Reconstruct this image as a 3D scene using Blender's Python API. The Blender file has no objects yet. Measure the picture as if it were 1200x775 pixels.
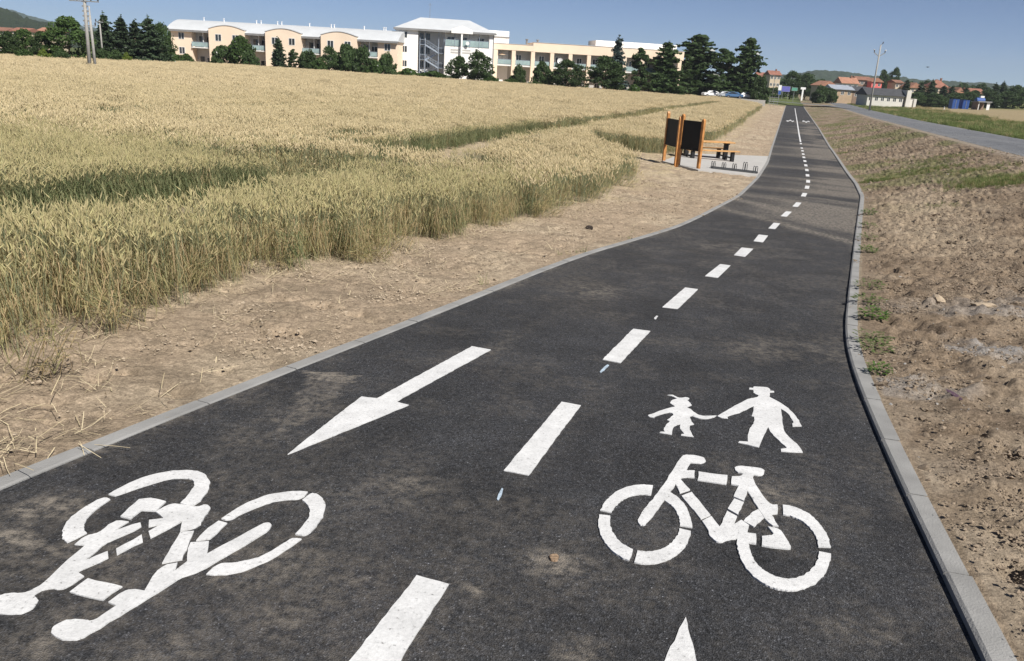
import bpy, bmesh, math, random
import numpy as np
from mathutils import Vector, Matrix
from mathutils.geometry import tessellate_polygon

SC = bpy.context.scene
COL = SC.collection
rng = np.random.default_rng(7)
random.seed(7)

# ------------------------------------------------------------------ camera, sky, sun, exposure
F_PX, PW, PH = 965.0, 1200.0, 775.0          # focal length in photo pixels, photo size
ROLL, CAM_H, HORIZON = math.radians(3.3), 2.4, 80.0
PITCH = math.atan((PH/2-HORIZON)*math.cos(ROLL)/F_PX)
cam_d = bpy.data.cameras.new("camera")
cam_d.sensor_fit = 'HORIZONTAL'; cam_d.sensor_width = 36.0; cam_d.lens = F_PX/PW*36.0
cam_d.clip_start = 0.05; cam_d.clip_end = 12000
cam = bpy.data.objects.new("camera", cam_d); COL.objects.link(cam)
cam.matrix_world = Matrix.Translation((0, 0, CAM_H)) @ Matrix.Rotation(math.pi/2-PITCH, 4, 'X') @ Matrix.Rotation(ROLL, 4, 'Z')
SC.camera = cam

SUN_EL = math.radians(48); SUN_AZ = math.atan2(0.62, -0.785)     # azimuth from +Y towards +X
W = bpy.data.worlds.new("World"); SC.world = W; W.use_nodes = True
wn = W.node_tree.nodes; wl = W.node_tree.links; wn.clear()
sky = wn.new('ShaderNodeTexSky'); sky.sky_type = 'NISHITA'; sky.sun_disc = False
sky.sun_elevation = SUN_EL; sky.sun_rotation = SUN_AZ
sky.air_density = 0.6; sky.dust_density = 0.0; sky.ozone_density = 6.0; sky.altitude = 2500
hsv = wn.new('ShaderNodeHueSaturation'); hsv.inputs['Saturation'].default_value = 0.88; hsv.inputs['Value'].default_value = 1.0
bg = wn.new('ShaderNodeBackground'); bg.inputs[1].default_value = 0.058
wo = wn.new('ShaderNodeOutputWorld')
wl.new(sky.outputs[0], hsv.inputs['Color']); wl.new(hsv.outputs[0], bg.inputs[0]); wl.new(bg.outputs[0], wo.inputs[0])
sd = bpy.data.lights.new("sun", 'SUN'); sd.energy = 4.7; sd.angle = math.radians(0.53); sd.color = (1.0, 0.95, 0.87)
so = bpy.data.objects.new("sun", sd); COL.objects.link(so)
sun_dir = Vector((math.sin(SUN_AZ)*math.cos(SUN_EL), math.cos(SUN_AZ)*math.cos(SUN_EL), math.sin(SUN_EL)))
so.rotation_euler = sun_dir.to_track_quat('Z', 'Y').to_euler(); so.location = (0, 0, 50)
vs = SC.view_settings
vs.view_transform = 'Standard'; vs.look = 'None'; vs.exposure = 0.52; vs.gamma = 1.0; vs.use_curve_mapping = False

# ------------------------------------------------------------------ helpers
def tag(o, label=None, cat=None, group=None, kind=None):
    if label: o['label'] = label
    if cat: o['category'] = cat
    if group: o['group'] = group
    if kind: o['kind'] = kind
    return o

def empty(name, loc, rz=0.0):
    o = bpy.data.objects.new(name, None); COL.objects.link(o)
    o.location = loc; o.rotation_euler = (0, 0, rz); o.empty_display_size = .3
    return o

def link(name, me, parent=None, mats=()):
    for m in mats: me.materials.append(m)
    o = bpy.data.objects.new(name, me); COL.objects.link(o)
    if parent is not None: o.parent = parent
    return o

def mesh_np(name, v, f, smooth=False, mi=None):
    """v (n,3) array, f list/array of tuples"""
    me = bpy.data.meshes.new(name)
    me.from_pydata(np.asarray(v, float).tolist(), [], [tuple(int(i) for i in q) for q in f])
    if smooth: me.polygons.foreach_set('use_smooth', [True]*len(me.polygons))
    if mi is not None: me.polygons.foreach_set('material_index', np.asarray(mi, dtype=np.int32))
    me.update()
    return me

class MB:
    """collects simple solids and links them as ONE mesh object"""
    def __init__(s): s.v = []; s.f = []; s.m = []
    def add(s, v, f, m=0):
        b = len(s.v); s.v += [tuple(p) for p in v]; s.f += [tuple(b+i for i in q) for q in f]; s.m += [m]*len(f); return s
    def box(s, x0, x1, y0, y1, z0, z1, m=0):
        v = [(x0,y0,z0),(x1,y0,z0),(x1,y1,z0),(x0,y1,z0),(x0,y0,z1),(x1,y0,z1),(x1,y1,z1),(x0,y1,z1)]
        return s.add(v, [(0,3,2,1),(4,5,6,7),(0,1,5,4),(1,2,6,5),(2,3,7,6),(3,0,4,7)], m)
    def beam(s, a, b, w, h=None, m=0, up=(0,0,1)):
        a = Vector(a); b = Vector(b); h = w if h is None else h
        d = (b-a).normalized(); u = Vector(up)
        if abs(d.dot(u)) > .98: u = Vector((0,1,0))
        x = d.cross(u).normalized()*w/2; y = x.cross(d).normalized()*h/2
        v = [a-x-y, a+x-y, a+x+y, a-x+y, b-x-y, b+x-y, b+x+y, b-x+y]
        return s.add(v, [(0,1,2,3),(7,6,5,4),(0,4,5,1),(1,5,6,2),(2,6,7,3),(3,7,4,0)], m)
    def tube(s, pts, r, n=8, m=0, r2=None):
        P = [Vector(p) for p in pts]; k = len(P)
        rs = [r + ((r2 if r2 is not None else r)-r)*i/(k-1) for i in range(k)]
        V = []; Fs = []
        for i, p in enumerate(P):
            d = (P[min(i+1, k-1)]-P[max(i-1, 0)]).normalized()
            u = Vector((0,0,1)) if abs(d.z) < .95 else Vector((0,1,0))
            x = d.cross(u).normalized(); y = x.cross(d)
            for j in range(n):
                a = 2*math.pi*j/n; V.append(p+(x*math.cos(a)+y*math.sin(a))*rs[i])
        for i in range(k-1):
            for j in range(n):
                Fs.append((i*n+j, i*n+(j+1) % n, (i+1)*n+(j+1) % n, (i+1)*n+j))
        Fs.append(tuple(range(n))[::-1]); Fs.append(tuple((k-1)*n+j for j in range(n)))
        return s.add(V, Fs, m)
    def prism(s, poly, y0, y1, m=0, axis='y'):
        """polygon in (x,z) extruded along y"""
        n = len(poly)
        if axis == 'y': V = [(x,y0,z) for x,z in poly]+[(x,y1,z) for x,z in poly]
        elif axis == 'x': V = [(y0,x,z) for x,z in poly]+[(y1,x,z) for x,z in poly]
        else: V = [(x,z,y0) for x,z in poly]+[(x,z,y1) for x,z in poly]
        tr = tessellate_polygon([[Vector((x,z,0)) for x,z in poly]])
        Fs = [tuple(t) for t in tr]+[tuple(n+i for i in t)[::-1] for t in tr]
        Fs += [(i, (i+1) % n, n+(i+1) % n, n+i) for i in range(n)]
        return s.add(V, Fs, m)
    def build(s, name, mats, parent=None, smooth=False, bevel=0.0):
        if not isinstance(mats, (list, tuple)): mats = [mats]
        me = mesh_np(name, s.v, s.f, smooth, s.m)
        bm = bmesh.new(); bm.from_mesh(me); bmesh.ops.recalc_face_normals(bm, faces=bm.faces)
        if bevel > 0: bmesh.ops.bevel(bm, geom=list(bm.edges), offset=bevel, segments=1, affect='EDGES', clamp_overlap=True)
        bm.to_mesh(me); bm.free()
        return link(name, me, parent, mats)

# ---- numpy value noise
def _h(ix, iy, seed):
    n = (ix.astype(np.int64)*374761393 + iy.astype(np.int64)*668265263 + seed*974634211) & 0xffffffff
    n = ((n ^ (n >> 13))*1274126177) & 0xffffffff
    n = n ^ (n >> 16)
    return (n & 0xffff)/65535.0
def vnoise(x, y, seed=0):
    x = np.asarray(x, float); y = np.asarray(y, float)
    ix = np.floor(x); iy = np.floor(y); fx = x-ix; fy = y-iy
    fx = fx*fx*(3-2*fx); fy = fy*fy*(3-2*fy)
    a = _h(ix, iy, seed); b = _h(ix+1, iy, seed); c = _h(ix, iy+1, seed); d = _h(ix+1, iy+1, seed)
    return a+(b-a)*fx+(c-a)*fy+(a-b-c+d)*fx*fy
def fbm(x, y, o=4, seed=0, gain=.5):
    s = 0; a = 1; t = 0
    for i in range(o):
        s = s+a*vnoise(x*2**i+17.3*i, y*2**i-9.1*i, seed+i); t += a; a *= gain
    return s/t
def sstep(a, b, x):
    t = np.clip((np.asarray(x, float)-a)/(b-a), 0, 1); return t*t*(3-2*t)

# ------------------------------------------------------------------ terrain model
def ray(px, py):
    u = px-PW/2; v = py-PH/2; cr, sr = math.cos(ROLL), math.sin(ROLL)
    A = u*cr+v*sr; B = -u*sr+v*cr
    dy = F_PX*math.cos(PITCH)-B*math.sin(PITCH)
    return A/dy, (-F_PX*math.sin(PITCH)-B*math.cos(PITCH))/dy
def pt(px, py, D):
    a, b = ray(px, py); return Vector((a*D, D, CAM_H+b*D))
def project(P):
    P = np.asarray(P, float); x = P[..., 0]; y = P[..., 1]; z = P[..., 2]-CAM_H
    f = y*math.cos(PITCH)-z*math.sin(PITCH); dn = -(y*math.sin(PITCH)+z*math.cos(PITCH))
    A = x/f*F_PX; B = dn/f*F_PX; cr, sr = math.cos(ROLL), math.sin(ROLL)
    return np.stack([A*cr-B*sr+PW/2, A*sr+B*cr+PH/2], -1), f

ZK = np.array([[-60,.5],[-10,.25],[0,0],[5,-.215],[8,-.366],[11,-.546],[15,-.817],[20,-1.149],[26,-1.387],[34,-1.66],[45,-1.964],[70,-2.36],[110,-2.62],[200,-3.05],[300,-3.4],[4000,-4.0]])
_zy = np.concatenate([np.arange(-60, 60, .25), np.arange(60, 400, 2.), np.arange(400, 4001, 50.)])
_zz = np.interp(_zy, ZK[:,0], ZK[:,1])
for _k in range(3):
    _w = np.where((_zy > -55) & (_zy < 300), 1, 0)
    _s = np.convolve(np.pad(_zz, 8, mode='edge'), np.ones(17)/17, 'valid')
    _zz = np.where((_zy > -50) & (_zy < 55), _s, _zz)
def zp(Y): return np.interp(Y, _zy, _zz)

def hitz(px, py, fn):
    """march a photo ray to the surface z = fn(X, Y)"""
    a, b = ray(px, py)
    ys = np.concatenate([np.arange(1.2, 30, .05), 30*1.004**np.arange(0, 900)])
    d = CAM_H+b*ys-fn(a*ys, ys)
    k = np.argmax(d <= 0)
    if d[k] > 0: k = len(ys)-1
    lo, hi = ys[max(k-1, 0)], ys[k]
    for _ in range(30):
        m = (lo+hi)/2
        if CAM_H+b*m-float(fn(np.array([a*m]), np.array([m]))[0]) > 0: lo = m
        else: hi = m
    return np.array([a*hi, hi])
pz = lambda X, Y: zp(Y)
LK = [(0,574),(62,548),(122,527),(200,492),(320,444.5),(442.6,397),(555,352),(632,320),(694,297),(800,265),(868,230),(890,208),(901,190),(906,172),(914,147),(920,128)]
RK = [(1145,773),(1085,643),(1038,542),(997,440),(988,398),(990,372),(993,351),(1001,282),(1008,231),(1001,216),(977,181),(958,150),(943,128)]
def curve_from(px):
    P = np.array([hitz(x, y, pz) for x, y in px])
    return P
_L = curve_from(LK); _R = curve_from(RK)
def ext(P, y0, y1):
    a = P[0]+(P[0]-P[1])/(P[0][1]-P[1][1])*(y0-P[0][1])*1.0
    s = (P[-1]-P[-3])/(P[-1][1]-P[-3][1]); b = P[-1]+s*(y1-P[-1][1])
    return np.vstack([a, P, b])
_L = ext(_L, -60, 4000); _R = ext(_R, -60, 4000)
def smooth_curve(P):
    y = np.concatenate([np.arange(-60, 60, .2), 60*1.01**np.arange(0, 430)])
    x = np.interp(y, P[:,1], P[:,0])
    yy = np.arange(-60, 80, .2); xx = np.interp(yy, P[:,1], P[:,0])
    for n in (9, 9): xx = np.convolve(np.pad(xx, n//2, mode='reflect', reflect_type='odd'), np.ones(n)/n, 'valid')
    m = y < 70
    x[m] = np.interp(y[m], yy, xx)
    return y, x
_ly, _lx = smooth_curve(_L); _ry, _rx = smooth_curve(_R)
def XL(Y): return np.interp(Y, _ly, _lx)
def XR(Y): return np.interp(Y, _ry, _rx)
# road
ZR = np.array([[-60,.5],[0,.25],[20,.05],[34,-.1],[60,-.5],[120,-1.4],[200,-2.3],[300,-3.0],[4000,-3.8]])
def zr(Y): return np.interp(Y, ZR[:,0], ZR[:,1])
rz_ = lambda X, Y: zr(Y)
_N = np.array([hitz(x, y, rz_) for x, y in [(1195,183.7),(1150,170.5),(1100,157),(1040,141),(1000,131.5)]])
_c = np.polyfit(_N[:,1], _N[:,0], 1)
def XN(Y): return _c[0]*np.asarray(Y, float)+_c[1] + 0*np.asarray(Y)
ROAD_W = 6.4
def XF(Y): return XN(Y)+ROAD_W
KW = .13
KWR = .175
KH = .047
def G(X, Y):
    """soil height"""
    X = np.asarray(X, float); Y = np.asarray(Y, float)
    z0 = zp(Y); dl = np.maximum(XL(Y)-KW-X, 0)
    left = z0+2.3*(1-np.exp(-dl/45.0))*sstep(-5, 3, Y+8)
    xr = XR(Y)+KWR; xn = np.maximum(XN(Y), xr+2.0)
    t = np.clip((X-xr)/(xn-xr), 0, 1)
    bank = z0+.055+(zr(Y)-.03-z0-.055)*np.clip(t*1.12, 0, 1)**1.15
    right = zr(Y)-.05-.25*sstep(0, 2.5, X-xn-ROAD_W)+np.minimum(.03*np.maximum(X-xn-ROAD_W, 0), 2.4)*sstep(20, 60, X-xn+Y*.3)
    z = np.where(X < XL(Y), left, np.where(X < xr, z0, np.where(X < xn, bank, right)))
    return z
def gh(px, py, off=0.0):
    p = hitz(px, py, lambda X, Y: G(X, Y)+off)
    return Vector((p[0], p[1], float(G(p[0], p[1]))))
def ground_at(x, y): return float(G(np.array([x]), np.array([y]))[0])
# ------------------------------------------------------------------ materials
def nodes_of(m):
    m.use_nodes = True; return m.node_tree.nodes, m.node_tree.links
def mat(name, col, var=.12, scale=6.0, rough=.8, bump=0.0, bscale=40.0, metal=0.0, spec=.3, col2=None, coords='Object', detail=4, island=0.0, transl=0.0):
    m = bpy.data.materials.new(name); n, l = nodes_of(m); p = n['Principled BSDF']
    tc = n.new('ShaderNodeTexCoord'); nz = n.new('ShaderNodeTexNoise'); nz.inputs['Scale'].default_value = scale; nz.inputs['Detail'].default_value = detail
    l.new(tc.outputs[coords], nz.inputs['Vector'])
    r = n.new('ShaderNodeValToRGB'); l.new(nz.outputs[0], r.inputs[0])
    a = col2 if col2 else tuple(c*(1-var) for c in col); b = tuple(min(1, c*(1+var)) for c in col)
    r.color_ramp.elements[0].position = .3; r.color_ramp.elements[1].position = .7
    r.color_ramp.elements[0].color = (*a, 1); r.color_ramp.elements[1].color = (*b, 1)
    out = r.outputs[0]
    if island:
        g = n.new('ShaderNodeNewGeometry'); mr = n.new('ShaderNodeMapRange'); l.new(g.outputs['Random Per Island'], mr.inputs[0])
        mr.inputs['To Min'].default_value = 1-island; mr.inputs['To Max'].default_value = 1+island
        mx = n.new('ShaderNodeMix'); mx.data_type = 'RGBA'; mx.blend_type = 'MULTIPLY'; mx.inputs[0].default_value = 1
        l.new(out, mx.inputs['A']); l.new(mr.outputs[0], mx.inputs['B']); out = mx.outputs['Result']
    l.new(out, p.inputs['Base Color']); p.inputs['Roughness'].default_value = rough; p.inputs['Metallic'].default_value = metal
    p.inputs['Specular IOR Level'].default_value = spec
    if bump:
        nb = n.new('ShaderNodeTexNoise'); nb.inputs['Scale'].default_value = bscale; nb.inputs['Detail'].default_value = 6
        l.new(tc.outputs[coords], nb.inputs['Vector'])
        bp = n.new('ShaderNodeBump'); bp.inputs['Strength'].default_value = bump; bp.inputs['Distance'].default_value = .02
        l.new(nb.outputs[0], bp.inputs['Height']); l.new(bp.outputs[0], p.inputs['Normal'])
    if transl:
        tr = n.new('ShaderNodeBsdfTranslucent'); l.new(out, tr.inputs[0]); ms = n.new('ShaderNodeMixShader'); ms.inputs[0].default_value = transl
        l.new(p.outputs[0], ms.inputs[1]); l.new(tr.outputs[0], ms.inputs[2]); l.new(ms.outputs[0], n['Material Output'].inputs[0])
    return m

def foliage(name, cols, transl=.25, rough=.6, obj_var=.12):
    """leaf material: colour picked per leaf from a ramp, slightly shifted per plant"""
    m = bpy.data.materials.new(name); n, l = nodes_of(m); p = n['Principled BSDF']
    g = n.new('ShaderNodeNewGeometry'); r = n.new('ShaderNodeValToRGB'); l.new(g.outputs['Random Per Island'], r.inputs[0])
    el = r.color_ramp.elements
    for i, c in enumerate(cols):
        pos = i/(len(cols)-1)
        e = el[0] if i == 0 else (el[1] if i == len(cols)-1 else el.new(pos))
        e.position = pos; e.color = (*c, 1)
    oi = n.new('ShaderNodeObjectInfo'); mr = n.new('ShaderNodeMapRange'); l.new(oi.outputs['Random'], mr.inputs[0])
    mr.inputs['To Min'].default_value = 1-obj_var; mr.inputs['To Max'].default_value = 1+obj_var
    mx = n.new('ShaderNodeMix'); mx.data_type = 'RGBA'; mx.blend_type = 'MULTIPLY'; mx.inputs[0].default_value = 1
    l.new(r.outputs[0], mx.inputs['A']); l.new(mr.outputs[0], mx.inputs['B'])
    l.new(mx.outputs['Result'], p.inputs['Base Color']); p.inputs['Roughness'].default_value = rough; p.inputs['Specular IOR Level'].default_value = .25
    if transl:
        tr = n.new('ShaderNodeBsdfTranslucent'); l.new(mx.outputs['Result'], tr.inputs[0]); ms = n.new('ShaderNodeMixShader'); ms.inputs[0].default_value = transl
        l.new(p.outputs[0], ms.inputs[1]); l.new(tr.outputs[0], ms.inputs[2]); l.new(ms.outputs[0], n['Material Output'].inputs[0])
    return m

M = {}
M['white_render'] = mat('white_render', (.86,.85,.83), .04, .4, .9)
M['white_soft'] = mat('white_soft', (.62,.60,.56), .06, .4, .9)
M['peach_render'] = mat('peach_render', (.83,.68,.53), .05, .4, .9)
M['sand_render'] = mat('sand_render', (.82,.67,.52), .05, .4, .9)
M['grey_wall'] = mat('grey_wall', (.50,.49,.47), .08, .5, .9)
M['roof_sheet'] = mat('roof_sheet', (.50,.52,.54), .06, .5, .6)
M['eave_grey'] = mat('eave_grey', (.22,.22,.22), .1, 1, .8)
M['window_frame'] = mat('window_frame', (.75,.75,.73), .04, 2, .5)
M['dark_glass'] = mat('dark_glass', (.03,.035,.04), .4, .8, .12, spec=.6)
M['teal_glass'] = mat('teal_glass', (.30,.40,.40), .2, .6, .25, spec=.5)
M['curtain'] = mat('curtain', (.55,.55,.53), .2, 2, .9)
M['door_dark'] = mat('door_dark', (.06,.06,.055), .2, 1, .6)
M['steel'] = mat('steel', (.30,.35,.42), .1, 3, .5)
M['galv'] = mat('galv', (.24,.25,.26), .15, 8, .6)
M['concrete'] = mat('concrete', (.33,.32,.30), .12, 4, .9, bump=.2)
M['tile_red'] = mat('tile_red', (.27,.125,.09), .2, 1.2, .9)
M['tile_orange'] = mat('tile_orange', (.36,.185,.125), .2, 1.2, .9)
M['tile_brown'] = mat('tile_brown', (.23,.12,.085), .2, 1.2, .9)
M['roof_dark'] = mat('roof_dark', (.06,.062,.068), .2, 1, .8)
M['roof_grey'] = mat('roof_grey', (.30,.33,.38), .1, 1, .6)
M['coral'] = mat('coral', (.72,.16,.15), .06, 1, .9)
M['cream'] = mat('cream', (.58,.48,.36), .08, 1, .9)
M['tan_wall'] = mat('tan_wall', (.42,.31,.21), .1, 1, .9)
M['brown_wall'] = mat('brown_wall', (.24,.17,.13), .15, 1, .9)
M['blue_paint'] = mat('blue_paint', (.035,.09,.30), .1, 2, .5)
M['violet_paint'] = mat('violet_paint', (.13,.13,.42), .1, 2, .5)
M['sign_white'] = mat('sign_white', (.78,.78,.78), .04, 3, .5)
M['sign_green'] = mat('sign_green', (.10,.30,.22), .1, 3, .5)
M['wood'] = mat('wood', (.44,.205,.07), .28, 5, .5, bump=.15, bscale=20)
M['wood_top'] = mat('wood_top', (.56,.31,.12), .22, 5, .5, bump=.15, bscale=20)
M['board_black'] = mat('board_black', (.012,.012,.013), .2, 3, .6)
M['iron_black'] = mat('iron_black', (.02,.02,.022), .2, 5, .5)
M['rack_grey'] = mat('rack_grey', (.07,.072,.075), .2, 5, .5, metal=.3)
M['bark'] = mat('bark', (.10,.075,.055), .3, 3, .9, bump=.5, bscale=12)
M['rubber'] = mat('rubber', (.02,.02,.02), .2, 4, .8)
M['car_white'] = mat('car_white', (.78,.78,.78), .02, 2, .25, spec=.5)
M['car_silver'] = mat('car_silver', (.42,.44,.46), .04, 2, .3, metal=.5)
M['car_blue'] = mat('car_blue', (.08,.16,.30), .04, 2, .25, spec=.5)
M['car_dark'] = mat('car_dark', (.03,.03,.035), .04, 2, .25, spec=.5)
M['rim'] = mat('rim', (.4,.4,.42), .1, 4, .35, metal=.7)
M['teal_fence'] = mat('teal_fence', (.05,.22,.19), .1, 2, .6)
M['canvas'] = mat('canvas', (.62,.48,.34), .06, 2, .9)
M['stone_pale'] = mat('stone_pale', (.46,.37,.27), .15, 12, .95, bump=.6, bscale=30)
M['dung'] = mat('dung', (.035,.026,.022), .3, 25, .9, bump=.8, bscale=50)
M['purple_scrap'] = mat('purple_scrap', (.10,.06,.085), .2, 20, .8, bump=.4)
M['insulator'] = mat('insulator', (.06,.05,.05), .1, 5, .3)
M['bird'] = mat('bird_feathers', (.05,.05,.055), .3, 30, .8)

# ------------------------------------------------------------------ ground: one sheet, columns follow the kerbs and the road
ys = np.concatenate([-np.geomspace(60, .5, 30), np.arange(-.3, 1.6, .12), 1.7*1.0062**np.arange(0, 760)])
ys = np.concatenate([ys, np.geomspace(ys[-1]*1.012, 4200, 150)])
aL = np.concatenate([np.arange(0, 6.5, .045), 6.5*1.03**np.arange(0, 205)])[::-1]       # distances left of the kerb
tB = np.linspace(0, 1, 231)
aV = np.concatenate([np.linspace(.05, 14, 60), 14*1.045**np.arange(1, 125)])
XLy = XL(ys)-KW; XRy = XR(ys)+KWR; XNy = np.maximum(XN(ys), XRy+2.0)
cols = [XLy[:, None]-aL[None, :], XLy[:, None]+(XRy-XLy)[:, None]*np.array([.06,.5,.94])[None, :],
        XRy[:, None]+(XNy-XRy)[:, None]*tB[None, :],
        XNy[:, None]+ROAD_W*np.array([.05,.35,.65,.95])[None, :], XNy[:, None]+ROAD_W+aV[None, :]-.05]
GX = np.concatenate(cols, 1); GY = np.repeat(ys[:, None], GX.shape[1], 1)
# straighten the far columns so the sheet stays a fan, not a sheared ribbon
GZ = G(GX, GY)
nL = len(aL); iP = slice(nL, nL+3); iB = slice(nL+3, nL+3+231); iR = slice(nL+234, nL+238)
DL = np.maximum(XLy[:, None]-GX, 0); DR = GX-XRy[:, None]; DN = GX-XNy[:, None]
near = 1-sstep(60, 160, GY)
# relief: trodden soil on the left, lumpy fill on the bank
lf = (fbm(GX*1.3, GY*1.3, 4, 3)-.5)*.13+(fbm(GX*6, GY*6, 3, 9)-.5)*.05-np.maximum(fbm(GX*3.2, GY*3.2, 4, 13)-.6, 0)*.45
rut = -(np.exp(-((fbm(GX*.9, GY*.9, 2, 21)-.5)/.03)**2))*.02
lf = (lf+rut)*sstep(.02, .5, DL)*near
big = (fbm(GX*.55, GY*.55, 4, 31)-.5)*.22
mid = np.abs(fbm(GX*2.6, GY*2.6, 4, 41)-.5)*-.24+.04
fine = (fbm(GX*9, GY*9, 3, 51)-.5)*.10+(np.maximum(fbm(GX*5, GY*5, 3, 55)-.6, 0))*.35
w_ = sstep(.02, .5, DR)*(1-sstep(-1.6, -.3, DN))
pit = -np.maximum(fbm(GX*4.2, GY*4.2, 4, 57)-.57, 0)*.55
rf = (pit+big*sstep(.2, 2, DR)+mid*sstep(.05,.6,DR)+fine)*w_*near
far_r = (fbm(GX*.4, GY*.4, 3, 61)-.5)*.12*sstep(.5, 3, DN-ROAD_W)
GZ = GZ+np.where(GX < XLy[:, None], lf, 0)+np.where((DR > 0) & (DN < 0), rf, 0)+np.where(DN > ROAD_W, far_r, 0)
GZ[:, iP] -= .12
GZ[:, iR] -= .05
# soil colours
def C(*a): return np.array(a, float)
def mixc(a, b, t): return a+(b-a)*t[..., None]
col = np.zeros(GX.shape+(3,)); col[:] = C(.375,.295,.213)
n1 = fbm(GX*.5, GY*.5, 4, 71); n2 = fbm(GX*.12, GY*.12, 3, 81); n3 = fbm(GX*3, GY*3, 3, 91)
col = mixc(col, C(.455,.375,.275)*np.ones(3), sstep(.45,.7,n1)*.7)
col = mixc(col, C(.27,.215,.155)*np.ones(3), sstep(.5,.72,n3)*.75)
# drier straw coloured strip by the wheat
col = mixc(col, C(.46,.38,.24)*np.ones(3), sstep(2.0,4.2,DL)*(GX < XLy[:,None])*sstep(.4,.6,fbm(GX*2,GY*2,3,95))*.6)
bank = ((DR > 0) & (DN < 0))
bc = np.zeros_like(col); bc[:] = C(.245,.188,.135)
bc = mixc(bc, C(.32,.255,.188)*np.ones(3), sstep(.42,.62,fbm(GX*1.1, GY*1.1, 4, 101))*.8)
bc = mixc(bc, C(.14,.106,.078)*np.ones(3), sstep(.55,.72,fbm(GX*2.2, GY*2.2, 4, 111))*.75)
gy_ = sstep(.5,.62,fbm(GX*.8+GY*.3, GY*1.5, 4, 121))*np.exp(-((GY-8.6-(GX-4)*.15)/2.2)**2)*.85
bc = mixc(bc, C(.31,.295,.285)*np.ones(3), gy_)
bc = mixc(bc, C(.43,.35,.255)*np.ones(3), np.exp(-((DR-1.6)/1.3)**2)*sstep(14,20,GY)*(1-sstep(26,34,GY))*.6+np.exp(-((DR-1.0)/1.2)**2)*(1-sstep(3.5,6.5,GY))*.55)
bc = mixc(bc, C(.40,.33,.25)*np.ones(3), (1-sstep(5.0,8.5,GY+.6*(n1-.5)*4))*.75*sstep(.33,.55,fbm(GX*1.7,GY*1.7,4,141)))
gr_ = sstep(.50,.64,fbm(GX*.33,GY*.25,4,131))*sstep(22,40,GY)*.6
bc = mixc(bc, C(.13,.15,.055)*np.ones(3), gr_)
bc = mixc(bc, C(.29,.245,.20)*np.ones(3), sstep(-1.3,-.3,DN)*.9)
col = np.where(bank[..., None], bc, col)
vg = DN > ROAD_W*.5
fc = np.zeros_like(col); fc[:] = C(.15,.17,.06)
d2 = DN-ROAD_W
fc = mixc(fc, C(.31,.25,.15)*np.ones(3), sstep(14,18,d2+10*(n2-.5)+4*(n1-.5))*sstep(330,250,GY))
fc = mixc(fc, C(.20,.20,.085)*np.ones(3), sstep(70,120,d2))
col = np.where(vg[..., None], fc, col)
# far land: green and straw fields
fl = sstep(0,1,(GY-215)/25)*(GX < XLy[:,None]+5)
col = mixc(col, C(.11,.135,.05)*np.ones(3), fl*1.0)
gme_v = np.stack([GX, GY, GZ], -1).reshape(-1, 3)
nr, nc = GX.shape
idx = np.arange(nr*nc).reshape(nr, nc)
gf = np.stack([idx[:-1,:-1], idx[:-1,1:], idx[1:,1:], idx[1:,:-1]], -1).reshape(-1, 4)
def mesh_grid(name, V, Fc):
    me = bpy.data.meshes.new(name)
    me.vertices.add(len(V)); me.vertices.foreach_set('co', V.astype(np.float32).ravel())
    me.loops.add(Fc.size); me.loops.foreach_set('vertex_index', Fc.astype(np.int32).ravel())
    me.polygons.add(len(Fc)); me.polygons.foreach_set('loop_start', (np.arange(len(Fc))*4).astype(np.int32))
    me.update(calc_edges=True); me.validate()
    me.polygons.foreach_set('use_smooth', np.ones(len(me.polygons), dtype=bool))
    return me
gme = mesh_grid('ground', gme_v, gf)
at = gme.attributes.new('soil', 'FLOAT_COLOR', 'POINT')
at.data.foreach_set('color', np.concatenate([col.reshape(-1,3), np.ones((nr*nc,1))], 1).astype(np.float32).ravel())
def soil_material():
    m = bpy.data.materials.new('soil'); n, l = nodes_of(m); p = n['Principled BSDF']
    a = n.new('ShaderNodeAttribute'); a.attribute_name = 'soil'
    tc = n.new('ShaderNodeTexCoord')
    def noise(s, d=6, r=.6):
        z = n.new('ShaderNodeTexNoise'); z.inputs['Scale'].default_value = s; z.inputs['Detail'].default_value = d; z.inputs['Roughness'].default_value = r
        l.new(tc.outputs['Object'], z.inputs['Vector']); return z
    z1 = noise(14, 8, .7); z2 = noise(48, 6, .75)
    r1 = n.new('ShaderNodeMapRange'); r1.inputs['From Min'].default_value = .3; r1.inputs['From Max'].default_value = .7; r1.inputs['To Min'].default_value = .55; r1.inputs['To Max'].default_value = 1.35
    l.new(z1.outputs[0], r1.inputs[0])
    r2 = n.new('ShaderNodeMapRange'); r2.inputs['From Min'].default_value = .3; r2.inputs['From Max'].default_value = .6; r2.inputs['To Min'].default_value = .55; r2.inputs['To Max'].default_value = 1.15
    l.new(z2.outputs[0], r2.inputs[0])
    mu = n.new('ShaderNodeMath'); mu.operation = 'MULTIPLY'; l.new(r1.outputs[0], mu.inputs[0]); l.new(r2.outputs[0], mu.inputs[1])
    mx = n.new('ShaderNodeMix'); mx.data_type = 'RGBA'; mx.blend_type = 'MULTIPLY'; mx.inputs[0].default_value = 1
    l.new(a.outputs['Color'], mx.inputs['A']); l.new(mu.outputs[0], mx.inputs['B'])
    l.new(mx.outputs['Result'], p.inputs['Base Color']); p.inputs['Roughness'].default_value = .95; p.inputs['Specular IOR Level'].default_value = .1
    z3 = noise(22, 8, .75); bp = n.new('ShaderNodeBump'); bp.inputs['Strength'].default_value = .9; bp.inputs['Distance'].default_value = .04
    l.new(z3.outputs[0], bp.inputs['Height']); l.new(bp.outputs[0], p.inputs['Normal'])
    return m
tag(link('ground', gme, None, [soil_material()]), 'bare tan soil beside the cycle path, bank and fields beyond', kind='structure')

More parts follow.
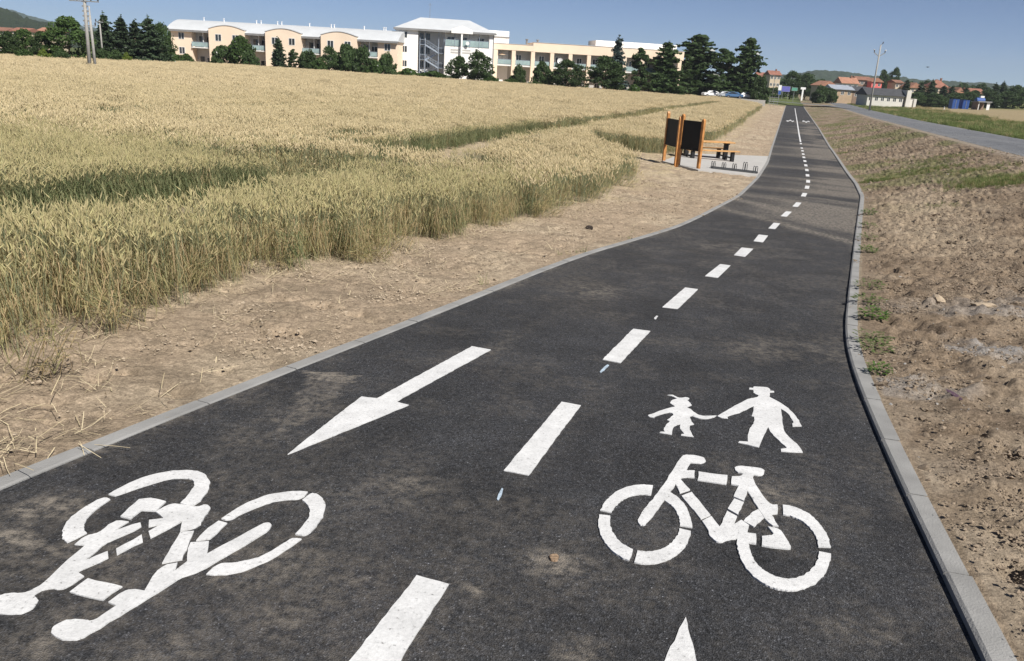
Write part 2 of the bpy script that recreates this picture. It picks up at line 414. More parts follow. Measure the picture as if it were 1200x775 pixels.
# ------------------------------------------------------------------ cycle path
py_ = np.concatenate([np.arange(-12, 1.5, .4), 1.5*1.0042**np.arange(0, 1215)])
py_ = py_[py_ < 236]
tu = np.linspace(0, 1, 121)
PX = XL(py_)[:, None]*(1-tu)+(XR(py_)[:, None]+.02)*tu; PY = np.repeat(py_[:, None], 121, 1)
PZ = zp(PY)+(fbm(PX*.7, PY*.7, 2, 201)-.5)*.008
U = (tu[None, :]-.5)*4.4+0*PX; S = PY*1.08
dust = np.zeros(PX.shape)
wob = (fbm(PX*.35, PY*.35, 3, 209)-.5)*3.0
band = fbm((S+wob*.5+U*.55)*.30, U*.05+S*.004, 4, 211, .6)
win = sstep(20, 24, PY+U*.9)*(1-sstep(100, 160, PY))
fw = fbm(S*.12+U*.1, U*.45, 3, 215)
rightside = sstep(-1.7,1.3,U)
dust += win*np.clip(sstep(.47,.66,band)*(.16+.62*rightside)+.50*sstep(-.2,1.4,U)*sstep(.35,.65,fw)*(1-.6*sstep(.48,.40,band)), 0, .8)
for s0, k, wd, am in ((22.6,1.55,.42,.5),(25.6,1.4,.55,.75),(28.6,.9,.9,.7),(33,.5,.8,.35),(39,.4,.8,.45),(46,.3,.9,.5),(57,.2,1.3,.45),(66,.2,1.2,.4)):
    dust += 1.45*am*np.exp(-(((S-s0*1.08+U*k+wob*.35)/wd)**2))*(.62+.38*rightside)*(.6+.9*fbm(S*1.1,U*.5,3,217))
dust += .045+.07*sstep(7,14,PY)+.10*sstep(.5,.7,fbm(PX*1.1,PY*.8,5,221))*(PY < 30)+.10*sstep(.55,.7,fbm(PX*3.1,PY*2.4,4,231))*(PY < 25)
def blob(px, py, rx, ry, rot, amp, sharp=1.0):
    p = hitz(px, py, pz); dx = PX-p[0]; dy = PY-p[1]; c, s = math.cos(rot), math.sin(rot)
    q = ((dx*c+dy*s)/rx)**2+((-dx*s+dy*c)/ry)**2
    nz = fbm(PX*5, PY*5, 4, int(px))
    return amp*np.exp(-q**sharp)*np.clip(.2+1.5*sstep(.32,.62,nz), 0, 1.6)
for a in [(345,492,.22,.4,-.6,.3,1),(35,598,.32,.2,.4,.55,1.2),(22,628,.30,.04,-.5,.6,2),(60,650,.5,.3,.3,.22,1),
          (230,705,.7,.4,.2,.16,1),(330,640,.35,.4,.2,.10,1),(120,770,.6,.25,0,.14,1),(460,575,.4,.25,.3,.2,1),(648,660,.16,.14,0,.38,1),(566,692,.09,.07,0,.4,2),(690,340,.5,.5,.5,.35,1.3),(850,290,.8,.7,.3,.3,1),(675,765,.2,.12,0,.3,1),(1005,735,.25,.16,.3,.25,1),(940,410,.9,.5,.2,.2,1),(905,580,.25,.2,.4,.28,1)]:
    dust += blob(*a)
def pmask(px):
    q = np.array([hitz(x, y, pz) for x, y in px]); P = np.stack([PX.ravel(), PY.ravel()], 1); c = np.zeros(len(P), bool); n = len(q)
    wx = P[:,0]+(fbm(P[:,0]*7, P[:,1]*7, 3, 71)-.5)*.16; wy = P[:,1]+(fbm(P[:,0]*7, P[:,1]*7, 3, 72)-.5)*.16
    for i in range(n):
        (x0, y0), (x1, y1) = q[i], q[(i+1) % n]
        c ^= ((y0 > wy) != (y1 > wy)) & (wx < (x1-x0)*(wy-y0)/(y1-y0+1e-9)+x0)
    return c.reshape(PX.shape)
_el = (PX-XL(PY)); _er = (XR(PY)-PX)
dust += (.34*np.exp(-_el/.10)+.22*np.exp(-_er/.08))*sstep(.40,.62,fbm(PX*1.6, PY*1.6, 4, 251))*(PY < 60)
dust += .07*(np.exp(-((U+.95+.12*np.sin(S*.21))/.11)**2)+np.exp(-((U-.25+.12*np.sin(S*.21))/.11)**2))*sstep(.35,.6,fbm(S*.3, U, 3, 253))*(PY < 40)
dust = np.maximum(dust, pmask([(353,434),(418,440),(414,449),(360,446)])*.85)
dust = np.maximum(dust, pmask([(358,446),(404,449),(384,478),(352,500),(318,512),(332,486)])*.42)
dust = np.maximum(dust, pmask([(-5,621),(42,633),(38,640),(-5,628)])*.75)
dust = np.maximum(dust, pmask([(14,596),(50,588),(62,604),(40,620),(8,622)])*.5)
dust = np.clip(dust, 0, .95)
pn = len(py_); pidx = np.arange(pn*121).reshape(pn, 121)
pme = mesh_grid('cycle_path', np.stack([PX,PY,PZ],-1).reshape(-1,3), np.stack([pidx[:-1,:-1],pidx[:-1,1:],pidx[1:,1:],pidx[1:,:-1]],-1).reshape(-1,4))
pme.attributes.new('dust','FLOAT','POINT').data.foreach_set('value', dust.astype(np.float32).ravel())
def asphalt(name, base, dustcol, attr='dust', fleck=1.0, light=1.0):
    m = bpy.data.materials.new(name); n, l = nodes_of(m); p = n['Principled BSDF']
    tc = n.new('ShaderNodeTexCoord')
    def noise(s, d=5, r=.6):
        z = n.new('ShaderNodeTexNoise'); z.inputs['Scale'].default_value = s; z.inputs['Detail'].default_value = d; z.inputs['Roughness'].default_value = r
        l.new(tc.outputs['Object'], z.inputs['Vector']); return z
    vo = n.new('ShaderNodeTexVoronoi'); vo.inputs['Scale'].default_value = 130; l.new(tc.outputs['Object'], vo.inputs['Vector'])
    r0 = n.new('ShaderNodeValToRGB'); l.new(vo.outputs['Color'], r0.inputs[0])
    e = r0.color_ramp.elements; e[0].position = 0; e[0].color = (*[c*.45 for c in base],1); e[1].position = .72; e[1].color = (*[c*1.35 for c in base],1)
    e2 = e.new(.90); e2.color = (*[c*2.6*fleck for c in base],1)
    e3 = e.new(.965); e3.color = (*[c*5.5*fleck for c in base],1)
    zl = noise(1.2, 6, .65); rl = n.new('ShaderNodeMapRange'); rl.inputs['From Min'].default_value = .3; rl.inputs['From Max'].default_value = .7; rl.inputs['To Min'].default_value = .72; rl.inputs['To Max'].default_value = 1.35
    l.new(zl.outputs[0], rl.inputs[0])
    mu = n.new('ShaderNodeMix'); mu.data_type = 'RGBA'; mu.blend_type = 'MULTIPLY'; mu.inputs[0].default_value = 1
    l.new(r0.outputs[0], mu.inputs['A']); l.new(rl.outputs[0], mu.inputs['B'])
    zg = noise(42, 3, .8); rg = n.new('ShaderNodeMapRange'); rg.inputs['From Min'].default_value = .32; rg.inputs['From Max'].default_value = .68; rg.inputs['To Min'].default_value = .42; rg.inputs['To Max'].default_value = 1.75
    l.new(zg.outputs[0], rg.inputs[0]); mg = n.new('ShaderNodeMix'); mg.data_type = 'RGBA'; mg.blend_type = 'MULTIPLY'; mg.inputs[0].default_value = 1
    l.new(mu.outputs['Result'], mg.inputs['A']); l.new(rg.outputs[0], mg.inputs['B']); mu = mg
    a = n.new('ShaderNodeAttribute'); a.attribute_name = attr
    zd = noise(13, 10, .78); rd = n.new('ShaderNodeMapRange'); rd.inputs['From Min'].default_value = .42; rd.inputs['From Max'].default_value = .62; rd.inputs['To Min'].default_value = .12; rd.inputs['To Max'].default_value = 1.5
    l.new(zd.outputs[0], rd.inputs[0])
    mm = n.new('ShaderNodeMath'); mm.operation = 'MULTIPLY'; mm.use_clamp = True; l.new(a.outputs['Fac'], mm.inputs[0]); l.new(rd.outputs[0], mm.inputs[1])
    mx = n.new('ShaderNodeMix'); mx.data_type = 'RGBA'; l.new(mm.outputs[0], mx.inputs[0]); l.new(mu.outputs['Result'], mx.inputs['A']); mx.inputs['B'].default_value = (*dustcol, 1)
    l.new(mx.outputs['Result'], p.inputs['Base Color']); p.inputs['Roughness'].default_value = .85; p.inputs['Specular IOR Level'].default_value = .22
    bp = n.new('ShaderNodeBump'); bp.inputs['Strength'].default_value = .8; bp.inputs['Distance'].default_value = .008
    l.new(vo.outputs['Distance'], bp.inputs['Height']); l.new(bp.outputs[0], p.inputs['Normal'])
    return m
tag(link('cycle_path', pme, None, [asphalt('fresh_asphalt', (.0265,.0275,.0305), (.225,.200,.170))]), 'dark new asphalt cycle path', kind='structure')

# ------------------------------------------------------------------ road on the bank
ry = np.concatenate([np.arange(-40, 20, 2.), 20*1.012**np.arange(0, 330)]); ry = ry[ry < 620]
tr_ = np.linspace(0, 1, 15)
edge = (fbm(ry*.8, ry*0, 3, 301)-.5)*.35
RX = XN(ry)[:, None]+ROAD_W*tr_+edge[:, None]*(tr_ < .01); RY = np.repeat(ry[:, None], 15, 1); RZ = zr(RY)+.035-.10*(np.abs(tr_-.5)*2)**2*.6
rn = len(ry); ridx = np.arange(rn*15).reshape(rn, 15)
rme = mesh_grid('road', np.stack([RX,RY,RZ],-1).reshape(-1,3), np.stack([ridx[:-1,:-1],ridx[:-1,1:],ridx[1:,1:],ridx[1:,:-1]],-1).reshape(-1,4))
rd_ = .1+.45*sstep(.5,.7,fbm(RX*.8, RY*.05, 3, 311))
rd_ += .35*((tr_ > .9) | (tr_ < .1))
rme.attributes.new('dust','FLOAT','POINT').data.foreach_set('value', rd_.astype(np.float32).ravel())
tag(link('road', rme, None, [asphalt('worn_asphalt', (.108,.113,.123), (.21,.21,.21), fleck=.6)]), 'worn pale grey road along the top of the bank', kind='structure')

# ------------------------------------------------------------------ kerbs: rows of butted kerbstones
def kerb(name, xf, sgn, h0, h1, w, yend, label):
    v = []; f = []
    y = -10.0; step = 1.0
    yy = np.arange(-10, 70, 1.0); yy = np.concatenate([yy, np.arange(70, yend, 2.5)])
    for a, b in zip(yy[:-1], yy[1:]):
        gap = .008 if a < 40 else 0
        k = 4 if a < 40 else 2
        prof = [(0,-.1),(0,h0),(.02,h1),(w,h1),(w,-.1)]
        jit = (random.random()-.5)*.007
        base = len(v); rows = np.linspace(a+gap, b-gap, k)
        for q in rows:
            x = float(xf(q)); dx = (float(xf(q+.2))-float(xf(q-.2)))/.4; nx = Vector((1, -dx, 0)).normalized()*sgn
            for (o, z) in prof: v.append((x+nx.x*o, q+nx.y*o, float(zp(q))+z+jit))
        for i in range(k-1):
            for j in range(4):
                c = base+i*5+j; f.append((c, c+1, c+6, c+5))
        f.append(tuple(base+j for j in range(5))); f.append(tuple(base+(k-1)*5+j for j in range(5))[::-1])
    me = mesh_np(name, v, f); bm = bmesh.new(); bm.from_mesh(me); bmesh.ops.recalc_face_normals(bm, faces=bm.faces); bm.to_mesh(me); bm.free()
    kp = mat(name+'_concrete', (.255,.254,.25), .16, 3, .9, bump=.35, bscale=90, coords='Object')
    return tag(link(name, me, None, [kp]), label, kind='structure')
kerb('kerb', lambda y: XR(y)+.018*sstep(14, 4, y), 1, KH-.013, KH, .172, 236, 'raised grey concrete kerb along the right edge of the cycle path')
kerb('flush_kerb', XL, -1, .006, .012, KW, 225, 'flush grey concrete edging along the left edge of the cycle path')
# the road swings left behind the end of the cycle path
def side_road():
    c0 = np.array([float(XN(196))+ROAD_W/2, 196.]); d0 = np.array([.316, 1.]); d0 /= np.linalg.norm(d0); c2 = np.array([c0[0]-34, 300.]); P1 = c0+d0*48
    T = np.linspace(0, 1, 40)[:, None]; Cc = (1-T)**2*c0+2*T*(1-T)*P1+T**2*c2; D_ = np.gradient(Cc, axis=0); D_ /= np.linalg.norm(D_, axis=1)[:, None]; Nn = np.stack([D_[:,1], -D_[:,0]], 1)
    o = np.linspace(-ROAD_W/2, ROAD_W/2, 9); X = Cc[:,0][:,None]+Nn[:,0][:,None]*o; Y = Cc[:,1][:,None]+Nn[:,1][:,None]*o
    Zs = zr(Y)+.06-.5*sstep(0, .5, T)*0; Zs = np.maximum(Zs, G(X, Y)+.08)
    k = np.arange(40*9).reshape(40, 9); me = mesh_grid('side_road', np.stack([X,Y,Zs],-1).reshape(-1,3), np.stack([k[:-1,:-1],k[:-1,1:],k[1:,1:],k[1:,:-1]],-1).reshape(-1,4))
    me.attributes.new('dust','FLOAT','POINT').data.foreach_set('value', np.full(360, .3, dtype=np.float32))
    tag(link('side_road', me, None, [bpy.data.materials['worn_asphalt']]), 'pale road swinging left behind the end of the cycle path', kind='structure')
side_road()
# ------------------------------------------------------------------ painted markings
def paint_material():
    m = bpy.data.materials.new('road_paint'); n, l = nodes_of(m); p = n['Principled BSDF']
    tc = n.new('ShaderNodeTexCoord')
    z = n.new('ShaderNodeTexNoise'); z.inputs['Scale'].default_value = 55; z.inputs['Detail'].default_value = 4; l.new(tc.outputs['Object'], z.inputs['Vector'])
    r = n.new('ShaderNodeValToRGB'); l.new(z.outputs[0], r.inputs[0]); e = r.color_ramp.elements
    e[0].position = .26; e[0].color = (.20,.195,.19,1); e[1].position = .35; e[1].color = (.59,.595,.60,1); a = e.new(.62); a.color = (.68,.685,.69,1)
    z2 = n.new('ShaderNodeTexNoise'); z2.inputs['Scale'].default_value = 5; z2.inputs['Detail'].default_value = 9; z2.inputs['Roughness'].default_value = .7; l.new(tc.outputs['Object'], z2.inputs['Vector'])
    r2 = n.new('ShaderNodeMapRange'); r2.inputs['From Min'].default_value = .3; r2.inputs['From Max'].default_value = .7; r2.inputs['To Min'].default_value = .78; r2.inputs['To Max'].default_value = 1.08; l.new(z2.outputs[0], r2.inputs[0])
    mx = n.new('ShaderNodeMix'); mx.data_type = 'RGBA'; mx.blend_type = 'MULTIPLY'; mx.inputs[0].default_value = 1; l.new(r.outputs[0], mx.inputs['A']); l.new(r2.outputs[0], mx.inputs['B'])
    l.new(mx.outputs['Result'], p.inputs['Base Color']); p.inputs['Roughness'].default_value = .7; p.inputs['Specular IOR Level'].default_value = .3
    vo = n.new('ShaderNodeTexVoronoi'); vo.inputs['Scale'].default_value = 130; l.new(tc.outputs['Object'], vo.inputs['Vector'])
    bp = n.new('ShaderNodeBump'); bp.inputs['Strength'].default_value = .25; bp.inputs['Distance'].default_value = .005
    l.new(vo.outputs['Distance'], bp.inputs['Height']); l.new(bp.outputs[0], p.inputs['Normal'])
    return m
PAINT = paint_material()
def on_path(px, py):
    p = hitz(px, py, pz); return (float(p[0]), float(p[1]))
def soften(poly):
    """round the shallow corners of a stencil outline, keep the sharp ones"""
    for _ in range(2):
        out = []; n = len(poly)
        for i in range(n):
            a, b, c = poly[i-1], poly[i], poly[(i+1) % n]
            u = (b[0]-a[0], b[1]-a[1]); v = (c[0]-b[0], c[1]-b[1])
            ang = abs(math.degrees(math.atan2(u[0]*v[1]-u[1]*v[0], u[0]*v[0]+u[1]*v[1])))
            if 4 < ang < 62: out += [(b[0]-u[0]*.25, b[1]-u[1]*.25), (b[0]+v[0]*.25, b[1]+v[1]*.25)]
            else: out.append(b)
        poly = out
    return poly
def paint(name, polys, label, group=None, mt=None, world=False, lift=.007, cat='road marking'):
    """each polygon is laid on the asphalt as a thin coat of paint"""
    v = []; f = []
    P0 = None
    for pi_, poly in enumerate(polys):
        q = [tuple(p) if world else on_path(*p) for p in (poly if world or len(poly) < 9 else soften(poly))]
        # densify and roughen the painted edge a little
        d = []
        for a, b in zip(q, q[1:]+q[:1]):
            L = math.dist(a, b); k = max(1, int(L/.05)) if a[1] < 14 else 1
            for i in range(k):
                t = i/k; x = a[0]+(b[0]-a[0])*t; y = a[1]+(b[1]-a[1])*t
                j = .0035 if a[1] < 14 else 0
                d.append((x+(random.random()-.5)*2*j, y+(random.random()-.5)*2*j))
        if P0 is None: P0 = d[0]
        b0 = len(v); n = len(d)
        v += [(x, y, float(zp(y))+lift+.0009*(pi_ % 3)) for x, y in d]+[(x, y, float(zp(y))-.01) for x, y in d]
        tr = tessellate_polygon([[Vector((x, y, 0)) for x, y in d]])
        for t in tr:
            (ax, ay), (bx, by), (cx, cy) = d[t[0]], d[t[1]], d[t[2]]
            t = t if (bx-ax)*(cy-ay)-(by-ay)*(cx-ax) > 0 else t[::-1]
            f.append(tuple(b0+i for i in t))
        ar = sum(a[0]*b[1]-b[0]*a[1] for a, b in zip(d, d[1:]+d[:1]))
        for i in range(n):
            j = (i+1) % n
            f.append((b0+n+i, b0+n+j, b0+j, b0+i) if ar > 0 else (b0+n+j, b0+n+i, b0+i, b0+j))
    me = mesh_np(name, [(x-P0[0], y-P0[1], z) for x, y, z in v], f)
    o = link(name, me, None, [mt or PAINT]); o.location = (P0[0], P0[1], 0)
    return tag(o, label, cat, group)
def z3(pts, ox, oy, s): return [(ox+x/s, oy+y/s) for x, y in pts]
def ring(co, ao, bo, ro, ci, ai, bi, ri, spans, ox, oy, s):
    out = []
    for t0, t1 in spans:
        k = max(4, int(abs(t1-t0)/6)); T = [math.radians(t0+(t1-t0)*i/k) for i in range(k+1)]
        def e(c, a, b, r, t):
            r = math.radians(r); x = a*math.cos(t); y = b*math.sin(t)
            return (c[0]+x*math.cos(r)-y*math.sin(r), c[1]+x*math.sin(r)+y*math.cos(r))
        p = [e(co, ao, bo, ro, t) for t in T]+[e(ci, ai, bi, ri, t) for t in T[::-1]]
        out.append(z3(p, ox, oy, s))
    return out
Z = (660, 430, 2.768)
bikeR = ring((265,513),152,128,8,(265,509),114,93,8, [(-72,-5),(1,96),(103,184),(191,273)], *Z)   # front wheel
bikeR += ring((716,589),157,135,28,(716,586),117,101,28, [(-116,-32),(-23,172),(186,212)], *Z)
bikeR += [z3(p, *Z) for p in [
 [(384,291),(400,287),(440,291),(459,299),(462,309),(452,317),(412,314),(400,338),(425,339),(424,362),(384,360),(376,368),(274,507),(262,517),(248,515),(241,504),(243,492),(325,385),(350,345)],
 [(364,384),(379,366),(412,402),(378,412)], [(384,421),(416,408),(478,484),(447,496)],
 [(440,343),(533,355),(529,383),(437,370)],
 [(556,330),(565,323),(640,331),(652,339),(650,351),(640,356),(618,353),(612,370),(668,452),(694,450),(694,478),(672,480),(698,520),(665,516),(597,405),(585,438),(553,424),(570,388),(545,383),(546,358),(578,358),(583,350),(562,345)],
 [(553,430),(586,441),(566,482),(532,463)],
 [(530,470),(563,488),(552,514),(578,499),(604,517),(598,541),(625,545),(624,577),(596,574),(588,567),(560,560),(535,562),(515,573),(495,570),(475,552),(470,532),(450,503),(481,488),(509,522)],
 [(645,552),(672,550),(684,545),(664,522),(700,526),(738,580),(735,592),(720,594),(643,583)]]]
paint('bicycle_marking', bikeR, 'white bicycle painted upright below the adult and child on the right lane', 'bicycle markings')
Z = (0, 530, 3.0)
bikeL = [z3(p, *Z) for p in [
 [(238,322),(224,312),(219,296),(222,270),(236,245),(262,220),(310,188),(362,160),(390,168),(345,198),(310,228),(297,252),(294,270),(304,288)],
 [(380,152),(440,118),(490,96),(540,80),(595,70),(650,66),(690,68),(718,79),(736,97),(738,120),(728,145),(690,190),(660,190),(632,183),(655,163),(672,142),(684,118),(680,102),(662,94),(620,94),(575,100),(510,121),(455,140),(405,158)],
 [(425,230),(455,200),(490,170),(530,164),(585,177),(548,211),(500,207),(460,238)],
 [(0,505),(50,498),(80,502),(150,470),(215,400),(300,330),(262,328),(310,292),(345,290),(405,240),(455,247),(402,279),(470,257),(492,250),(497,265),(470,280),(390,315),(370,322),(302,384),(380,350),(382,376),(270,425),(298,440),(225,490),(165,480),(120,505),(136,525),(125,550),(80,572),(40,574),(-14,570),(-40,550),(-34,520)],
 [(525,242),(575,235),(548,212),(600,183),(640,188),(690,198),(720,186),(737,192),(740,205),(715,235),(700,268),(632,280),(642,245),(530,305),(522,282),(567,256),(523,266)],
 [(407,345),(498,295),(501,318),(408,365)], [(635,283),(683,280),(640,380),(570,393)], [(243,495),(310,448),(430,475),(362,525)],
 [(178,640),(190,612),(240,592),(300,593),(326,600),(410,545),(382,532),(450,482),(510,491),(560,405),(626,393),(614,421),(660,388),(655,360),(672,322),(735,318),(729,362),(920,256),(945,249),(957,260),(945,280),(775,380),(725,410),(690,428),(640,440),(560,495),(420,580),(300,655),(250,668),(200,660)],
 [(688,314),(705,295),(730,270),(768,245),(800,253),(765,285),(738,309)],
 [(778,237),(850,190),(900,168),(950,150),(1040,138),(1082,143),(1060,168),(1000,169),(950,179),(910,193),(850,220),(808,243)],
 [(1095,145),(1120,153),(1137,168),(1145,195),(1138,225),(1118,258),(1075,300),(1040,291),(1070,258),(1088,228),(1090,205),(1080,185),(1062,172)],
 [(1060,308),(1000,352),(920,396),(870,415),(830,428),(775,436),(724,432),(770,393),(830,391),(870,384),(910,373),(970,341),(1030,302)]]]
paint('bicycle_marking', bikeL, 'white bicycle painted upside down on the left lane, below the arrow', 'bicycle markings')
Z = (740, 440, 5.4545)
adult = [z3([(752,83),(778,84),(782,76),(860,77),(885,90),(888,102),(912,104),(910,112),(885,114),(882,142),(945,175),(990,205),(1030,240),(1065,285),(1088,328),(1030,330),(1026,315),(1035,305),(1005,250),(955,218),(965,300),(970,350),(1000,395),(1060,445),(1095,497),(958,490),(955,475),(995,470),(940,420),(890,370),(873,335),(850,380),(830,420),(815,465),(685,434),(688,425),(745,428),(745,380),(755,345),(782,310),(785,268),(767,265),(782,235),(780,200),(700,240),(610,268),(618,280),(570,275),(546,264),(570,250),(640,210),(720,165),(760,150),(800,145),(812,132),(780,118),(775,95),(750,92)], *Z)]
paint('pedestrian_marking', adult, 'white painted adult figure with a hat, walking and reaching for the child', 'pedestrian markings')
child = [z3([(232,130),(262,127),(295,145),(320,148),(345,142),(370,150),(362,158),(350,158),(375,178),(382,195),(350,208),(380,220),(410,248),(450,265),(500,262),(540,260),(535,270),(480,285),(420,278),(385,262),(372,268),(375,285),(398,318),(375,322),(370,345),(380,370),(398,398),(318,388),(320,380),(340,378),(308,345),(315,315),(290,320),(262,340),(258,385),(182,372),(185,364),(212,365),(205,345),(225,315),(245,298),(225,290),(262,265),(268,250),(240,238),(180,255),(150,265),(145,275),(110,268),(105,258),(130,252),(180,232),(240,212),(280,205),(245,180),(260,160),(290,153),(262,138)], *Z)]
paint('pedestrian_marking', child, 'small white painted child figure holding out a hand to the adult', 'pedestrian markings')
Z = (300, 380, 1.9625)
paint('arrow_marking', [z3([(497,52),(540,60),(322,180),(352,187),(72,301),(242,168),(278,172)], *Z)], 'long white arrow on the left lane pointing back towards the viewer')
paint('arrow_marking', [[(803,724),(822,800),(812,800),(806,860),(772,860),(784,800),(767,800)]], 'white arrow tip at the bottom edge of the photo, pointing away on the right lane')
# centre line: solid beyond, dashes here
DASH = [[(488.5,675.5),(525.7,686),(469,775),(432,850),(350,850),(410,775)], [(658,471.7),(680.6,475.8),(619.5,557.8),(590.4,552.2)],
 [(742,386),(762,388.5),(727,426),(706,422)], [(803,337.5),(818,339.5),(794,362.5),(776,360.5)], [(844,310),(856,311.5),(841,326),(826,324)],
 [(869,290.5),(882.5,292),(873,301.5),(860,299.5)], [(889,275.3),(900,276.5),(894,284.5),(883,283)]]
DL_ = ['white dash of the centre line cut off by the bottom edge of the photo', 'white centre dash between the arrow and the painted child', 'white centre dash just beyond the blue and white paint drip',
 'fourth white centre dash counting from the bottom edge of the photo', 'fifth white centre dash counting from the bottom edge of the photo', 'sixth white centre dash counting from the bottom edge of the photo', 'seventh white centre dash counting from the bottom edge of the photo']
for p, lb in zip(DASH, DL_): paint('centre_dash', [p], lb, 'dashes of the centre line')
cl = np.array([hitz(x, y, pz) for x, y in [(894.5,280),(907.5,265),(921.5,251),(934,240),(942.3,228.5),(945.8,219.7),(947,212.7),(946.3,205.7),(945.5,199.5),(944.3,194),(943.2,189),(942,184.6),(941.2,180.8),(940.4,177),(939.6,173.7),(938.5,168.5),(936.5,158),(934,142),(931.5,127)]])
def cx(y): return float(np.interp(y, cl[:,1], cl[:,0]))
ordw = ['eighth','ninth','tenth','eleventh','twelfth','thirteenth','fourteenth','fifteenth','sixteenth','seventeenth']
far_n = ['sixth','fifth','fourth','third','second']
for i in range(1, 16):
    y = float(cl[i,1]); L = .75 if i > 1 else .7
    dx = (cx(y+1)-cx(y-1))/2; d = Vector((dx, 1, 0)).normalized(); nn = Vector((d.y, -d.x, 0))*.085; c = Vector((cx(y), y, 0))
    q = [c-d*L-nn, c-d*L+nn, c+d*L+nn, c+d*L-nn]
    if i <= 9: lb = ordw[i-1]+' white centre dash counting from the bottom edge of the photo'
    else: lb = far_n[i-10]+' last white centre dash before the solid line' if i < 15 else 'last white centre dash, just before the solid line'
    paint('centre_dash', [[(p.x, p.y) for p in q]], lb, 'dashes of the centre line', world=True)
ya, yb = float(cl[15,1])+2.2, float(cl[-1,1])
seg = np.linspace(ya, yb, 40)
paint('centre_line', [[(cx(y)-.07, y) for y in seg]+[(cx(y)+.07, y) for y in seg[::-1]]], 'thin solid white centre line at the far end of the path', world=True)
def far_sym(px, py, fl, label):
    c = on_path(px, py); y0 = c[1]; s = fl
    pts = [(-.95,-.4*s),(-.5,-1.9*s),(.0,1.2*s),(.55,-1.7*s),(.95,.2*s),(.7,1.2*s),(.45,-.2*s),(.0,3.4*s),(-.45,.2*s),(-.75,1.0*s)]
    paint('far_arrow_marking', [[(c[0]+x*.62+y*1.6*.315, y0+y*1.6) for x, y in pts]], label, 'small far markings', world=True)
far_sym(926, 142, 1, 'small white marking far along the path, left of the solid line')
far_sym(944.5, 142.5, -1, 'small white marking far along the path, right of the solid line')
BLUE = mat('blue_white_paint', (.36,.44,.52), .4, 30, .7)
paint('paint_drip', [[(588,573),(590,573.5),(587.5,581),(584,587),(582.5,586.5),(584.5,580)]], 'short pale blue paint drip below the second centre dash', mt=BLUE, cat='paint mark')
paint('paint_drip', [[(711.5,428),(713.5,428.5),(708,434.5),(703.5,437.5),(702.5,436.5),(707,432)]], 'short white and blue paint drip just below the third centre dash', mt=BLUE, cat='paint mark')
paint('paint_drip', [[(769,370.5),(771,371),(768,375),(766,374)]], 'tiny white paint spot below the fourth centre dash', mt=PAINT, cat='paint mark')
RUST = mat('rusty_clay', (.25,.175,.115), .5, 60, .9, bump=.5)
paint('clay_spot', [[(644,653),(646,651.5),(650,651),(654,652),(655,655),(653,656),(654,658),(649,658.5),(645,658),(644.5,656)]], 'small orange clay spot on the asphalt left of the front wheel of the bicycle', mt=RUST, cat='spot', lift=.012)
# ------------------------------------------------------------------ scatter (only for stuff nobody could count)
def scatter(name, P, rot, scl, idx, variants, label, kind='stuff'):
    me = bpy.data.meshes.new(name); n = len(P)
    me.vertices.add(n); me.vertices.foreach_set('co', np.asarray(P, np.float32).ravel())
    me.attributes.new('rot','FLOAT_VECTOR','POINT').data.foreach_set('vector', np.asarray(rot, np.float32).ravel())
    me.attributes.new('scl','FLOAT_VECTOR','POINT').data.foreach_set('vector', np.asarray(scl, np.float32).ravel())
    me.attributes.new('idx','INT','POINT').data.foreach_set('value', np.asarray(idx, np.int32))
    me.update()
    cl_ = bpy.data.collections.new(name+'_kinds')
    mats = []
    for i, v in enumerate(variants):
        o = bpy.data.objects.new('%s_%02d' % (name, i), v); cl_.objects.link(o)
        for m in v.materials:
            if m not in mats: mats.append(m)
    ng = bpy.data.node_groups.new(name+'_nodes', 'GeometryNodeTree')
    ng.interface.new_socket('Geometry', in_out='INPUT', socket_type='NodeSocketGeometry'); ng.interface.new_socket('Geometry', in_out='OUTPUT', socket_type='NodeSocketGeometry')
    N = ng.nodes; L = ng.links
    gi = N.new('NodeGroupInput'); go = N.new('NodeGroupOutput'); ip = N.new('GeometryNodeInstanceOnPoints'); ci = N.new('GeometryNodeCollectionInfo')
    ci.inputs['Collection'].default_value = cl_; ci.inputs['Separate Children'].default_value = True; ci.inputs['Reset Children'].default_value = True
    def at(nm, ty):
        a = N.new('GeometryNodeInputNamedAttribute'); a.data_type = ty; a.inputs['Name'].default_value = nm; return a.outputs['Attribute']
    e2r = N.new('FunctionNodeEulerToRotation'); L.new(at('rot','FLOAT_VECTOR'), e2r.inputs[0])
    L.new(gi.outputs[0], ip.inputs['Points']); L.new(ci.outputs[0], ip.inputs['Instance']); ip.inputs['Pick Instance'].default_value = True
    L.new(at('idx','INT'), ip.inputs['Instance Index']); L.new(e2r.outputs[0], ip.inputs['Rotation']); L.new(at('scl','FLOAT_VECTOR'), ip.inputs['Scale'])
    L.new(ip.outputs[0], go.inputs[0])
    o = link(name, me); md = o.modifiers.new('scatter', 'NODES'); md.node_group = ng
    return tag(o, label, kind=kind)

